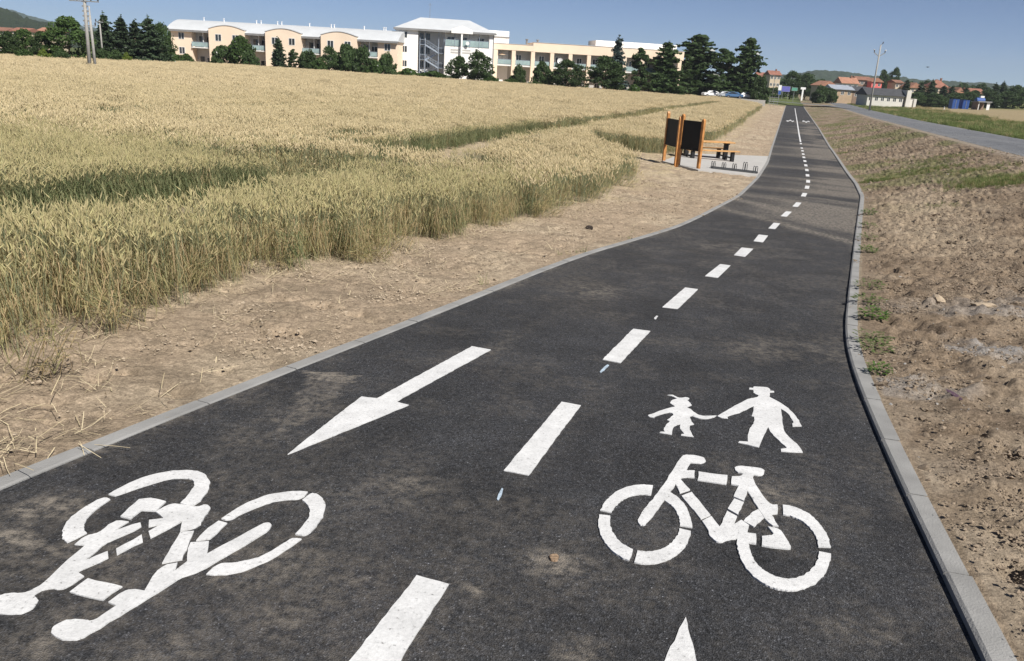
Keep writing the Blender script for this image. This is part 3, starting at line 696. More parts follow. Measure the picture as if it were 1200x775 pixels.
class RB:
    """ribbons and leaf cards in one mesh, each its own island"""
    def __init__(s): s.v = []; s.f = []; s.m = []
    def ribbon(s, pts, w, side, m, taper=1.0):
        b = len(s.v); k = len(pts)
        for i, p in enumerate(pts):
            ww = w*(1-(1-taper)*i/(k-1))/2
            s.v.append((p[0]-side[0]*ww, p[1]-side[1]*ww, p[2])); s.v.append((p[0]+side[0]*ww, p[1]+side[1]*ww, p[2]))
        for i in range(k-1):
            c = b+2*i; s.f.append((c, c+1, c+3, c+2)); s.m.append(m)
    def spindle(s, a, b, w, m):
        a = np.array(a); b = np.array(b); d = b-a; d = d/np.linalg.norm(d)
        x = np.cross(d, (0,0,1.0)); x = x/(np.linalg.norm(x)+1e-6); y = np.cross(d, x); c0 = len(s.v)
        mid = a+(b-a)*.4
        s.v.append(tuple(a))
        for k in range(4):
            t = k*math.pi/2; s.v.append(tuple(mid+(x*math.cos(t)+y*math.sin(t))*w/2))
        s.v.append(tuple(b))
        for k in range(4):
            s.f.append((c0, c0+1+k, c0+1+(k+1) % 4)); s.f.append((c0+5, c0+1+(k+1) % 4, c0+1+k)); s.m += [m, m]
    def mesh(s, name, mats):
        me = mesh_np(name, s.v, s.f, False, s.m)
        for m in mats: me.materials.append(m)
        return me

# ------------------------------------------------------------------ wheat
EAR = foliage('wheat_ear', [(.52,.43,.26),(.74,.62,.41),(.82,.71,.49),(.61,.51,.32),(.69,.58,.37)], .28, .7, .10)
EAR_M = foliage('half_ripe_ear', [(.50,.42,.24),(.76,.64,.42),(.84,.73,.51),(.61,.51,.31),(.69,.58,.37)], .3, .7, .10)
EAR_G = foliage('green_wheat_ear', [(.48,.41,.23),(.76,.65,.42),(.85,.75,.53),(.60,.52,.31),(.68,.59,.37),(.50,.46,.23)], .32, .7, .10)
STEM = foliage('wheat_stem', [(.32,.31,.16),(.66,.56,.34),(.46,.43,.22),(.74,.65,.42),(.33,.34,.20),(.44,.33,.19),(.20,.25,.17)], .32, .6, .15)
LEAF = foliage('wheat_leaf', [(.31,.31,.14),(.68,.59,.37),(.48,.45,.22),(.70,.63,.41),(.24,.30,.16),(.46,.45,.22),(.50,.37,.22)], .42, .6, .15)
STEM_G = foliage('green_wheat_stem', [(.07,.10,.045),(.11,.15,.06),(.09,.13,.065),(.16,.18,.08),(.20,.19,.10)], .25, .6, .15)
LEAF_G = foliage('green_wheat_leaf', [(.07,.115,.045),(.12,.17,.06),(.10,.15,.075),(.17,.20,.08),(.30,.29,.15)], .35, .6, .15)
def wheat_clump(R, n, sw, lw, ew, el, seed, leaves=3, awns=False, edge=0.0, hmean=.84, ear=None, green=False):
    r = random.Random(seed); B = RB()
    for i in range(n):
        a = r.uniform(0, 6.283); q = R*math.sqrt(r.random()); x, y = q*math.cos(a), q*math.sin(a)
        h = r.gauss(hmean, .065); la = r.gauss(2.2, .9); lean = abs(r.gauss(0, .09))+edge*r.random()
        dx, dy = math.cos(la)*lean, math.sin(la)*lean
        P = [(x, y, 0), (x+dx*.3, y+dy*.3, h*.5), (x+dx, y+dy, h*.97)]
        sa = r.uniform(0, 3.14); side = (math.cos(sa), math.sin(sa))
        B.ribbon(P, sw, side, 1, .8)
        # ear nods over
        nod = r.uniform(.15, 1.0); ea = la+r.gauss(0, .5); L = el*r.uniform(.8, 1.2)
        ex, ey, ez = math.cos(ea)*math.sin(nod), math.sin(ea)*math.sin(nod), math.cos(nod)
        top = P[-1]; tip = (top[0]+ex*L, top[1]+ey*L, top[2]+ez*L)
        B.spindle(top, tip, ew, 0)
        if awns:
            for k in range(2):
                t2 = (tip[0]+ex*L*.5+r.gauss(0,.012), tip[1]+ey*L*.5+r.gauss(0,.012), tip[2]+ez*L*.5)
                B.ribbon([(top[0]*.4+tip[0]*.6, top[1]*.4+tip[1]*.6, top[2]*.4+tip[2]*.6), t2], .0022, side, 0, .4)
        for k in range(leaves):
            z = h*r.uniform(.12, .74); t = z/h; b0 = (x+dx*t*t, y+dy*t*t, z); a2 = r.uniform(0, 6.283); l2 = r.uniform(.12, .28); dr = r.uniform(.02, .22)
            c, s_ = math.cos(a2), math.sin(a2)
            B.ribbon([b0, (b0[0]+c*l2*.45, b0[1]+s_*l2*.45, z+l2*.45-dr*.1), (b0[0]+c*l2*.85, b0[1]+s_*l2*.85, z+l2*.25-dr), (b0[0]+c*l2, b0[1]+s_*l2, z-dr*1.3)], lw, (-s_, c), 2, .25)
    return B.mesh('wheat_clump', [ear or EAR, STEM_G if green else STEM, LEAF_G if green else LEAF])
wv_near = [wheat_clump(.17, 18, .0042, .009, .0185, .112, 100+i, 3, True, ear=EAR_G) for i in range(8)]
wv_mid = [wheat_clump(.34, 46, .006, .013, .029, .13, 200+i, 1, ear=EAR_M) for i in range(5)]
wv_green = [wheat_clump(.19, 18, .005, .012, .016, .105, 400+i, 4, ear=EAR_G, green=True, hmean=.78) for i in range(4)]
wv_far = [wheat_clump(.85, 110, .010, .030, .046, .18, 300+i, 1) for i in range(4)]

EDGE = [(-60,470),(0,447),(60,431),(110,401),(160,377),(230,346),(300,323),(345,318),(400,313),(440,303),(477,290),(560,269),(610,259),(648,250),(700,231),(735,214),(745,205)]
E_ = [tuple(gh(*q))[:2] for q in EDGE]
cor = np.array(E_[-1])
notch = [tuple(cor+np.array((-1.1, 6.5))), tuple(cor+np.array((-1.3, 14.0)))]
B_ = [tuple(gh(*q))[:2] for q in [(762,180),(795,180.5),(825,167),(857,151),(872,139),(890,127)]]
FAR = [(50,205),(45,204),(38,194),(28,186),(14,178),(-3,174),(-25,168),(-45,164),(-62,160),(-76,146),(-84,120),(-90,104)]
WPOLY = np.array([(-14,-6),(-7.5,3)]+E_+notch+B_+FAR+[(-90,20),(-40,-6)])
def inside(P, poly):
    x, y = P[:,0], P[:,1]; c = np.zeros(len(P), bool); n = len(poly)
    for i in range(n):
        x0, y0 = poly[i]; x1, y1 = poly[(i+1) % n]
        if y0 == y1: continue
        m = ((y0 > y) != (y1 > y)) & (x < (x1-x0)*(y-y0)/(y1-y0)+x0); c ^= m
    return c
def pdist(P, line):
    d = np.full(len(P), 1e9)
    for a, b in zip(line[:-1], line[1:]):
        a = np.array(a); b = np.array(b); ab = b-a; t = np.clip(((P-a)@ab)/(ab@ab), 0, 1); d = np.minimum(d, np.linalg.norm(P-a-t[:,None]*ab, axis=1))
    return d
def top_(px, py): return tuple(gh(px, py, .88))[:2]
TL1 = [top_(*q) for q in [(0,215),(100,212),(200,203.5),(300,194.5),(345,190)]]; TL1 = [tuple(np.array(TL1[0])*2-np.array(TL1[1])*1.0+np.array((-2,-1)))]+TL1
TL2 = [top_(*q) for q in [(480,170),(586,150.5),(671,141.5),(780,127),(840,119)]]
TL3 = [top_(*q) for q in [(60,126.5),(200,123),(330,119.5),(460,118.5)]]
TL4 = [top_(*q) for q in [(375,152),(440,152)]]
LODGE = [(top_(300,172), 1.6, .8), (top_(330,181), 1.5, .8), (top_(405,196), 1.3, .5), (top_(500,192), 1.6, .5), (top_(590,187), 1.4, .5), (top_(600,163), 2.4, 1.0), (top_(360,161), 2.2, .9), (top_(545,167), 2.0, .9), (top_(385,178), 1.9, 1.5), (top_(450,186), 1.7, 1.2), (top_(430,164), 2.6, 1.7), (top_(510,176), 1.8, 1.2), (top_(560,186), 1.2, .7), (top_(465,206), .8, .5)]
def lodged(P):
    v = np.zeros(len(P))
    for (c, rx, ry) in LODGE:
        q = np.hypot((P[:,0]-c[0])/rx, (P[:,1]-c[1])/ry)+(fbm(P[:,0]*1.2, P[:,1]*1.2, 2, 401)-.5)*.8
        v = np.maximum(v, 1-sstep(.75, 1.15, q))
    return v
def wheat_points(y0, y1, spacing, seed):
    r = np.random.default_rng(seed)
    x0, x1 = -.80*y1-4, .42*y1+4
    gx = np.arange(x0, x1, spacing); gy = np.arange(y0, y1, spacing)
    X, Y = np.meshgrid(gx, gy); P = np.stack([X.ravel(), Y.ravel()], 1)+r.uniform(-.5, .5, (X.size, 2))*spacing
    P = P[(P[:,1] >= y0) & (P[:,1] < y1) & (P[:,0] > -.80*P[:,1]-3.5)]
    return P[inside(P, WPOLY)], r
sp, sr, ss, si = [], [], [], []
for k, (y0, y1, s, nv, off) in enumerate([(3.5, 24, .205, 8, 0), (18, 72, .42, 5, 8), (48, 210, 1.02, 4, 13)]):
    P, r = wheat_points(y0, y1, s, 50+k)
    keep = (pdist(P, TL1) > 1.2+.6*(fbm(P[:,0], P[:,1], 2, 5)-.5)) & (pdist(P, TL2) > (1.2 if k < 2 else 1.5))
    if k < 2: keep &= (pdist(P, TL3) > .6) & (pdist(P, TL4) > .8)
    keep &= r.random(len(P)) > .04
    if k < 2: ee = pdist(P, np.array(E_)); keep &= ~((ee < .55) & (fbm(P[:,0]*1.9, P[:,1]*1.9, 3, 461) > .54+.25*ee)); keep &= ~(fbm(P[:,0]*1.5, P[:,1]*1.5, 3, 462) > .70)
    lo_f = [np.ones(len(P)), sstep(18, 24, P[:,1]), sstep(48, 72, P[:,1])][k]; hi_f = [sstep(24, 18, P[:,1]), sstep(72, 48, P[:,1]), np.ones(len(P))][k]
    keep &= r.random(len(P)) < np.maximum(lo_f*hi_f, 0)**.8
    P = P[keep]; n = len(P)
    lo = lodged(P) if k < 2 else np.zeros(n)
    keep = r.random(n) > lo*.66; P = P[keep]; lo = lo[keep]; n = len(P)
    edge = pdist(P, np.array(E_))
    ex = np.exp(-(edge/.22))*(P[:,1] < 40)
    hn = fbm(P[:,0]*.25, P[:,1]*.25, 3, 411); h2 = fbm(P[:,0]*1.3, P[:,1]*1.3, 2, 412)
    sc = 1.0+(hn-.5)*.25+(h2-.5)*.22+r.normal(0, .035, n)
    rot = np.zeros((n, 3)); rot[:,2] = r.normal(0, .55, n)+ (r.random(n) < .12)*r.uniform(-3,3,n)
    la = fbm(P[:,0]*.5, P[:,1]*.5, 2, 421)*8
    tl = np.minimum(pdist(P, TL1)-1.2, pdist(P, TL2)-1.2) if k < 2 else np.full(n, 9.)
    gre = (k < 2)*np.clip(.95*(1-sstep(.35, 1.0, tl))+.75*(lo > .1)+.06*np.exp(-edge/.6)+.05, 0, .97)
    isg = r.random(n) < gre
    rot[:,0] = r.normal(0, .06, n)+lo*np.cos(la)*(1.0+.45*r.random(n)); rot[:,1] = r.normal(0, .06, n)+lo*np.sin(la)*(1.0+.45*r.random(n))
    # some stems at the very edge fall outwards over the soil
    fall = ex*(r.random(n) < .36)
    rot[:,0] += fall*r.uniform(.3, 1.1, n); rot[:,1] += fall*r.uniform(.2, .9, n)
    sc = sc*(1-.16*ex*r.random(n))
    sp.append(np.stack([P[:,0], P[:,1], G(P[:,0], P[:,1])-.02], 1)); sr.append(rot); ss.append(np.stack([sc*1.0, sc*1.0, sc], 1)); si.append(np.where(isg, 17+r.integers(0, 4, n), r.integers(0, nv, n)+off))
    print('wheat', k, n)
scatter('wheat_field', np.concatenate(sp), np.concatenate(sr), np.concatenate(ss), np.concatenate(si), wv_near+wv_mid+wv_far+wv_green, 'ripening wheat, still green at the stems, with tramlines and flattened patches')

# ------------------------------------------------------------------ straw on the soil, clods and stones, grass
STRAW = foliage('dry_straw', [(.44,.36,.22),(.55,.46,.30),(.34,.27,.16),(.62,.53,.36)], .05, .7, .05)
def straw_piece(seed, n=5):
    r = random.Random(seed); B = RB()
    for i in range(n):
        a = r.uniform(0, 6.283); L = r.uniform(.05, .26); x, y = r.gauss(0, .10), r.gauss(0, .10); z = r.uniform(.002, .03); c, s = math.cos(a), math.sin(a)
        B.ribbon([(x, y, z), (x+c*L*.5, y+s*L*.5, z+r.uniform(-.005, .03)), (x+c*L, y+s*L, z+r.uniform(-.01, .04))], r.uniform(.003, .0075), (-s, c), 0, .7)
    return B.mesh('straw_piece', [STRAW])
sv = [straw_piece(i) for i in range(8)]
P = np.stack([rng.uniform(-9, 14, 30000), rng.uniform(2.5, 50, 30000)], 1)
ed = pdist(P, np.array([(-14,-6),(-7.5,3)]+E_)); ins = inside(P, WPOLY); dk = XL(P[:,1])-KW-P[:,0]
pr = np.where(ins, .6*(ed < .5), np.exp(-ed/.45)*.95+.10*sstep(.45,.65,fbm(P[:,0]*.8,P[:,1]*.8,3,431))+.02)*(dk > .03)
pr = pr*np.where(P[:,1] > 14, .45, 1)
P = P[rng.random(len(P)) < pr]
# a heap of pulled straw by the kerb at the lower left corner
hp = np.array(tuple(gh(35,532))[:2]); Q = hp+rng.normal(0, 1, (26,2))*np.array((.30,.22)); Q = Q[XL(Q[:,1])-KW-Q[:,0] > .13]
hz = np.concatenate([np.zeros(len(P)), rng.uniform(0, .04, len(Q))]); P = np.concatenate([P, Q]); n = len(P)
scatter('straw_litter', np.stack([P[:,0], P[:,1], G(P[:,0], P[:,1])+.012+hz], 1), np.stack([rng.normal(0,.12,n), rng.normal(0,.12,n), rng.uniform(0,6.28,n)],1),
        np.repeat(rng.uniform(.6,1.25,n)[:,None],3,1), rng.integers(0,8,n), sv, 'dry straw scattered over the soil along the wheat')

def lump(seed, flat=.6):
    r = random.Random(seed); bm = bmesh.new(); bmesh.ops.create_icosphere(bm, subdivisions=2, radius=1)
    o = [r.uniform(0, 50) for _ in range(3)]
    from mathutils import noise as nz
    for v in bm.verts:
        p = v.co.copy(); d = 1+.42*nz.noise(p*1.1+Vector(o))+.25*nz.noise(p*2.7+Vector(o)); v.co = Vector((p.x*d, p.y*d*.85, p.z*d*flat))
    me = bpy.data.meshes.new('clod'); bm.to_mesh(me); bm.free(); return me
CLOD = mat('clod_soil', (.235,.186,.138), .3, 9, .95, bump=.6, bscale=30, coords='Object')
CLOD_L = mat('pale_clod_soil', (.36,.295,.22), .3, 9, .95)
CHIP = mat('grey_chipping', (.28,.27,.26), .2, 9, .9)
cvs = []
for i in range(9):
    me = lump(i); me.materials.append(CLOD if i < 6 else CHIP); cvs.append(me)
n0 = 24000
yy_ = 2.0*(46/2.0)**rng.random(n0); P = np.stack([XR(yy_)+KWR+rng.random(n0)*(XN(yy_)-XR(yy_)), yy_], 1)
cl_n = fbm(P[:,0]*1.1, P[:,1]*1.1, 3, 441); gv = np.exp(-((P[:,1]-8.6-(P[:,0]-4)*.15)/1.9)**2)
P_ok = rng.random(n0) < (sstep(.42,.62,cl_n)*.8+.06+.35*gv); P = P[P_ok]; gv = gv[P_ok]; n = len(P)
sz = np.clip(rng.lognormal(math.log(.0095), .6, n), .0035, .05)*(1+P[:,1]/22); ix = np.where(rng.random(n) < .02+.5*gv, rng.integers(6,9,n), rng.integers(0,6,n)); sz = np.where(ix >= 6, sz*.65, sz)
Lq = np.stack([rng.uniform(-8,9,22000), rng.uniform(3,32,22000)],1); Lq = Lq[(XL(Lq[:,1])-KW-Lq[:,0] > .03) & ~inside(Lq, WPOLY) & (rng.random(22000) < .12+.75*sstep(.45,.62,fbm(Lq[:,0]*1.2,Lq[:,1]*1.2,3,445)))]
kl = np.exp(-(XL(Lq[:,1])-KW-Lq[:,0])/.25); sl = np.clip(rng.lognormal(math.log(.007), .5, len(Lq)), .003, .03)*(1+1.2*kl*rng.random(len(Lq)))*(1+Lq[:,1]/30)
Pc = np.concatenate([P, Lq]); sz = np.where(ix >= 6, sz*.8, sz); szc = np.concatenate([sz, sl]); ixc = np.concatenate([ix, rng.integers(0,6,len(Lq))]); n = len(Pc)
def relief(P):
    """height of the finished ground sheet"""
    X, Y = P[:,0], P[:,1]; j = np.clip(np.searchsorted(ys, Y)-1, 0, len(ys)-2); t = (Y-ys[j])/(ys[j+1]-ys[j]); out = np.zeros(len(P))
    for q in range(len(P)):
        a, b = j[q], j[q]+1
        out[q] = (1-t[q])*np.interp(X[q], GX[a], GZ[a])+t[q]*np.interp(X[q], GX[b], GZ[b])
    return out
scatter('soil_clods', np.stack([Pc[:,0], Pc[:,1], relief(Pc)-szc*.12], 1), rng.uniform(0,6.28,(n,3))*np.array((.15,.15,1)), szc[:,None]*np.stack([rng.uniform(.8,1.5,n), rng.uniform(.8,1.3,n), rng.uniform(.6,1.1,n)],1), ixc, cvs, 'crumbly clods and grey chippings on the raw soil')

# fine crumbs: each patch is a spread of small angular bits of soil
def crumb_patch(seed, n=64, R=.26):
    r = np.random.default_rng(seed); V = []; Fq = []
    base = np.array([(1,0,0),(-1,0,0),(0,1,0),(0,-1,0),(0,0,1),(0,0,-1)], float); fo = [(0,2,4),(2,1,4),(1,3,4),(3,0,4),(2,0,5),(1,2,5),(3,1,5),(0,3,5)]
    for i in range(n):
        a = r.uniform(0, 6.283); q = R*math.sqrt(r.random()); s = min(.017, r.lognormal(math.log(.0042), .6)); v = base*s*r.uniform(.7, 1.2, (6,3))*np.array((1.2,1.2,.8)); z = r.uniform(0, 6.283); c, s2 = math.cos(z), math.sin(z)
        v = np.stack([v[:,0]*c-v[:,1]*s2, v[:,0]*s2+v[:,1]*c, v[:,2]*.85+r.normal(0,.25)*v[:,0]], 1)+np.array((q*math.cos(a), q*math.sin(a), s*.12)); b = len(V); V += v.tolist(); Fq += [tuple(b+k for k in f) for f in fo]
    me = mesh_np('crumbs', V, Fq); return me
cps = []
for i in range(8):
    me = crumb_patch(900+i); me.materials.append(CLOD if i < 4 else CLOD_L); cps.append(me)
nb_ = 7000; by1 = 2.0*(34/2.0)**rng.random(nb_); b1 = np.stack([XR(by1)+KWR+.30+rng.random(nb_)**1.1*(XN(by1)-XR(by1)-.8), by1], 1)
b1 = b1[rng.random(nb_) < (1-sstep(16,32,b1[:,1]))*(.08+.62*sstep(.42,.62,fbm(b1[:,0]*.9, b1[:,1]*.9, 4, 447)))]
b2 = np.stack([rng.uniform(-8,9,14000), 2.5*(32/2.5)**rng.random(14000)], 1); d2_ = XL(b2[:,1])-KW-b2[:,0]
b2 = b2[(d2_ > .3) & ~inside(b2, WPOLY) & (d2_ < 7) & (rng.random(14000) < .05+.45*sstep(.48,.64,fbm(b2[:,0]*1.1, b2[:,1]*1.1, 4, 448)))]
bb = np.concatenate([b1, b2]); n = len(bb); print('crumbs', n)
scatter('soil_crumbs', np.stack([bb[:,0], bb[:,1], relief(bb)+.002], 1), np.stack([0*bb[:,0], 0*bb[:,0], rng.uniform(0,6.28,n)], 1), (rng.uniform(.7,1.3,n)*(1+bb[:,1]/30))[:,None]*np.ones(3), np.concatenate([rng.integers(0,4,len(b1)), rng.integers(4,8,len(b2))]), cps, 'small crumbs of dry soil lying on the bank and the verge')
GRASS = foliage('green_grass', [(.09,.17,.035),(.14,.24,.055),(.19,.26,.075),(.11,.20,.05),(.25,.25,.11)], .4, .6, .15)
DRYG = foliage('dry_grass', [(.26,.22,.10),(.38,.31,.17),(.15,.17,.06),(.45,.37,.21)], .2, .7, .15)
def tuft(seed, m, n=26, h=.22, w=.007, R=.10):
    r = random.Random(seed); B = RB()
    for i in range(n):
        a = r.uniform(0, 6.283); q = R*math.sqrt(r.random()); x, y = q*math.cos(a), q*math.sin(a); L = h*r.uniform(.5, 1.2); b = r.uniform(.1, .7)*L; a2 = a+r.gauss(0, .8); c, s = math.cos(a2), math.sin(a2)
        B.ribbon([(x, y, 0), (x+c*b*.35, y+s*b*.35, L*.6), (x+c*b, y+s*b, L*r.uniform(.7, 1))], w, (-s, c), 0, .2)
    return B.mesh('tuft', [m])
gv_ = [tuft(i, GRASS) for i in range(4)]+[tuft(10+i, DRYG, 22, .26) for i in range(3)]+[tuft(20+i, GRASS, 60, .55, .022, .45) for i in range(3)]+[tuft(30+i, DRYG, 60, .62, .02, .45) for i in range(3)]
patches = [((1030,212),1.0,.5,420),((1176,213),1.5,1.7,1300),((1150,200),1.6,1.0,260),((1090,200),1.6,1.1,320),((1105,188),2.2,1.6,170),((985,180),1.0,1.0,80),((975,165),1.2,2.0,80),((1010,168),2.5,3,110),((1060,205),1.5,.8,60),((1040,190),2,1.5,70),((968,150),1.5,5,110),((990,146),2,6,110),((1100,243),.9,.6,25),((955,138),2,9,90),((700,0),0,0,0)]
PP = []; 
for (c, rx, ry, k) in patches:
    if not k: continue
    g = gh(*c); q = np.array((g.x, g.y))+rng.normal(0, .5, (k, 2))*np.array((rx, ry)); PP.append(q[(q[:,0] > XR(q[:,1])+KWR+.05) & (q[:,0] < XN(q[:,1])-.1)])
for (px, py, k) in [(800,272,9),(703,298,10),(690,302,8),(760,278,5),(610,335,5)]:      # sparse blades on the left verge
    g = gh(px, py); q = np.array((g.x-.15, g.y))+rng.normal(0, .22, (k, 2)); PP.append(q[q[:,0] < XL(q[:,1])-KW-.03])
PA = np.concatenate(PP); na = len(PA); ia = np.where(rng.random(na) < .85, rng.integers(0,4,na), rng.integers(4,7,na))
# the unmown verge across the road
nv = 14000; vy = 16*(300/16)**rng.random(nv); vx = XF(vy)+.15+rng.random(nv)**1.3*(11+.05*vy)
PV = np.stack([vx, vy], 1); vn = fbm(vx*.25, vy*.12, 3, 451); gpat = vn+.10-.018*(vx-XF(vy))
iv = np.where(rng.random(nv) < sstep(.30,.46,gpat)*.9, rng.integers(7,10,nv), rng.integers(10,13,nv)); sv_ = rng.uniform(.5,1.1,nv)*(.55+.6*sstep(.5,.65,vn))
PB = np.concatenate([PA, PV]); n = len(PB); bigp = np.array(tuple(gh(1174,214))[:2]); s_all = np.concatenate([rng.uniform(.5,1.1,na)*np.where(np.hypot(PA[:,0]-bigp[0], PA[:,1]-bigp[1]) < 4.5, .85, .7), sv_])
zz_ = G(PB[:,0], PB[:,1]); zz_[:na] = relief(PA)
scatter('verge_grass', np.stack([PB[:,0], PB[:,1], zz_-.02],1), np.stack([rng.normal(0,.1,n), rng.normal(0,.1,n), rng.uniform(0,6.28,n)],1), np.repeat(s_all[:,None],3,1), np.concatenate([ia, iv]), gv_, 'green and dry grass on the bank and the unmown verge across the road')

# weeds rooted along the kerb: individuals
WEED = foliage('weed_leaf', [(.06,.13,.025),(.10,.19,.04),(.14,.22,.05)], .3, .5, .1)
WEED2 = foliage('weed_leaf_pale', [(.13,.16,.06),(.20,.22,.10),(.10,.14,.05)], .3, .6, .1)
WSTEM = mat('weed_stem', (.12,.16,.06), .2, 20, .7)
def weed_mesh(seed, m, n=70, R=.13, h=.12, lw=.035):
    r = random.Random(seed); B = RB()
    for i in range(n):
        a = r.uniform(0, 6.283); q = R*math.sqrt(r.random()); z = h*r.uniform(.2, 1)*(1-.5*(q/R)**2); c, s = math.cos(a), math.sin(a); L = r.uniform(.03, .075); up = r.uniform(-.3, .5); x, y = q*c, q*s
        a2 = a+r.gauss(0, .7); c2, s2 = math.cos(a2), math.sin(a2); w = lw*r.uniform(.6, 1.1); sd = (-s2*w/2, c2*w/2); b = len(B.v)
        B.v += [(x, y, z), (x+c2*L*.5+sd[0], y+s2*L*.5+sd[1], z+L*up*.6), (x+c2*L, y+s2*L, z+L*up*.7), (x+c2*L*.5-sd[0], y+s2*L*.5-sd[1], z+L*up*.6)]; B.f.append((b, b+1, b+2, b+3)); B.m.append(0)
    return B.mesh('leaves', [m])
def weed_stems(seed, R=.1, h=.09):
    r = random.Random(seed); B = RB()
    for i in range(9):
        a = r.uniform(0, 6.283); c, s = math.cos(a), math.sin(a); q = R*r.random(); B.ribbon([(0,0,-.03), (c*q*.5, s*q*.5, h*.6), (c*q, s*q, h*r.uniform(.6,1))], .006, (-s, c), 0, .5)
    return B.mesh('stem', [WSTEM])
wls = [weed_mesh(i, WEED, 110) for i in range(2)]+[weed_mesh(5+i, WEED2, 80, .15, .10, .03) for i in range(2)]; wst = [weed_stems(i) for i in range(2)]
for (px, py, k, s, lb) in [(1022,374,0,1.0,'bright green weed, the lushest tuft by the right kerb'),(1018,356,2,1.0,'pale weed right behind the bright green tuft at the kerb'),(1019,338,3,1.0,'upright pale weed third up from the bright green tuft'),
        (1013,400,2,.9,'faded weed just nearer the viewer than the bright green tuft'),(1019,411,3,.85,'broad leaved faded weed at the bend of the right kerb'),(1023,437,1,.62,'lowest small green weed by the right kerb'),
        (1016,296,0,1.0,'green weed at the kerb halfway between the bend and the far grass'),(1017,281,3,1.1,'pale weed at the kerb just beyond the halfway green one'),(1018,267,2,1.1,'second farthest weed along the right kerb'),(1018,252,0,1.2,'farthest weed along the right kerb, beside the sandy patch')]:
    g = gh(px, py); x = max(g.x, float(XR(g.y))+KWR+.13*s); t = empty('weed', (x, g.y, ground_at(x, g.y)+.01), random.random()*6); t.scale = (s*1.35,)*3
    tag(t, lb, 'weed', 'weeds along the right kerb'); link('leaves', wls[k], t); link('stem', wst[k % 2], t)
def stone(name, px, py, s, lb, cat, mt, seed):
    g = gh(px, py); me = lump(seed, .7); me.materials.append(mt); o = link(name, me); o.location = (g.x, g.y, float(relief(np.array([[g.x, g.y]]))[0])+s[2]*.25); o.scale = s; o.rotation_euler = (.1, .05, seed); tag(o, lb, cat)
    for p in me.polygons: p.use_smooth = False
stone('stone', 1097, 355, (.12,.08,.10), 'pale squarish stone lying on the bank right of the bright green weed', 'stone', M['stone_pale'], 71)
stone('stone', 1152, 364, (.17,.08,.05), 'long flat pale stone right of the squarish stone', 'stone', M['stone_pale'], 72)
stone('dark_clod', 690, 268, (.11,.09,.09), 'dark lump lying alone on the soil between wheat and path', 'lump', M['dung'], 73)
stone('purple_scrap', 1116, 470, (.11,.035,.012), 'flat dark purple scrap lying on the soil right of the kerb', 'scrap', M['purple_scrap'], 74)
# ------------------------------------------------------------------ hills: wooded ridges on the skyline
def hill(name, prof, D, depth, seed, cols, label, bump=5.0):
    """prof: (px, py) of the skyline at distance D; a rounded wooded ridge"""
    top = [pt(x, y, D) for x, y in prof]; X = np.array([t.x for t in top]); Zt = np.array([t.z for t in top])
    nx = 260; ny = 60
    xs = np.linspace(X[0], X[-1], nx); u = np.linspace(-1, 1, ny)
    zt = np.interp(xs, X, Zt)
    HX = np.repeat(xs[None, :], ny, 0)*(1+u[:, None]*depth/D); HY = D+u[:, None]*depth+0*HX
    prof_ = np.cos(u*math.pi/2)**1.2
    hh = -6+(zt[None, :]+6)*prof_[:, None]
    n = fbm(HX/22*(900/D), HY/22*(900/D), 5, seed, .75)
    HZ = hh+(n-.55)*bump*4*np.clip(prof_[:, None]*3, 0, 1)
    k = np.arange(nx*ny).reshape(ny, nx)
    me = mesh_grid(name, np.stack([HX, HY, HZ], -1).reshape(-1, 3), np.stack([k[:-1,:-1], k[:-1,1:], k[1:,1:], k[1:,:-1]], -1).reshape(-1, 4))
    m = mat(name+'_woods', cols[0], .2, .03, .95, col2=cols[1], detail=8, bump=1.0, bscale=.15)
    m.node_tree.nodes['Bump'].inputs['Distance'].default_value = 4.0
    tag(link(name, me, None, [m]), label, kind='structure')
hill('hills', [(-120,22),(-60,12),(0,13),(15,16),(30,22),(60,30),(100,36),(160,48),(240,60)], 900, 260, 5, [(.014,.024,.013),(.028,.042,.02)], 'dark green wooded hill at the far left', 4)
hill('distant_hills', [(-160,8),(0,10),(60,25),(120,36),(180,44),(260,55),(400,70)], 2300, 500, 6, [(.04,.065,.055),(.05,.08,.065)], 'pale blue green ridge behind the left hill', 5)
hill('town_hills', [(840,92),(900,90),(930,88),(955,82.5),(980,84.5),(1010,89),(1040,91),(1075,94),(1110,96),(1150,98),(1180,101),(1220,108),(1320,112)], 1500, 500, 7, [(.024,.04,.026),(.04,.06,.036)], 'low wooded ridge behind the town', 4)

# ------------------------------------------------------------------ trees
LF = {}
LF['mid'] = foliage('tree_leaf', [(.06,.10,.036),(.09,.14,.05),(.14,.19,.072),(.075,.12,.044)], .4, .6, .2)
LF['bright'] = foliage('bright_leaf', [(.075,.13,.036),(.115,.18,.05),(.17,.23,.075),(.09,.15,.044)], .4, .6, .15)
LF['dark'] = foliage('needle', [(.055,.085,.046),(.08,.118,.058),(.12,.16,.08),(.065,.10,.05)], .3, .7, .2)
LF['blue'] = foliage('blue_needle', [(.05,.075,.07),(.08,.11,.10),(.04,.06,.055)], .1, .7, .1)
LF['yellow'] = foliage('yellow_leaf', [(.16,.21,.03),(.24,.28,.05),(.10,.15,.03)], .3, .6, .1)
LF['blossom'] = foliage('blossom_leaf', [(.05,.085,.025),(.42,.38,.26),(.07,.11,.03),(.34,.31,.20),(.05,.09,.02)], .25, .6, .1)
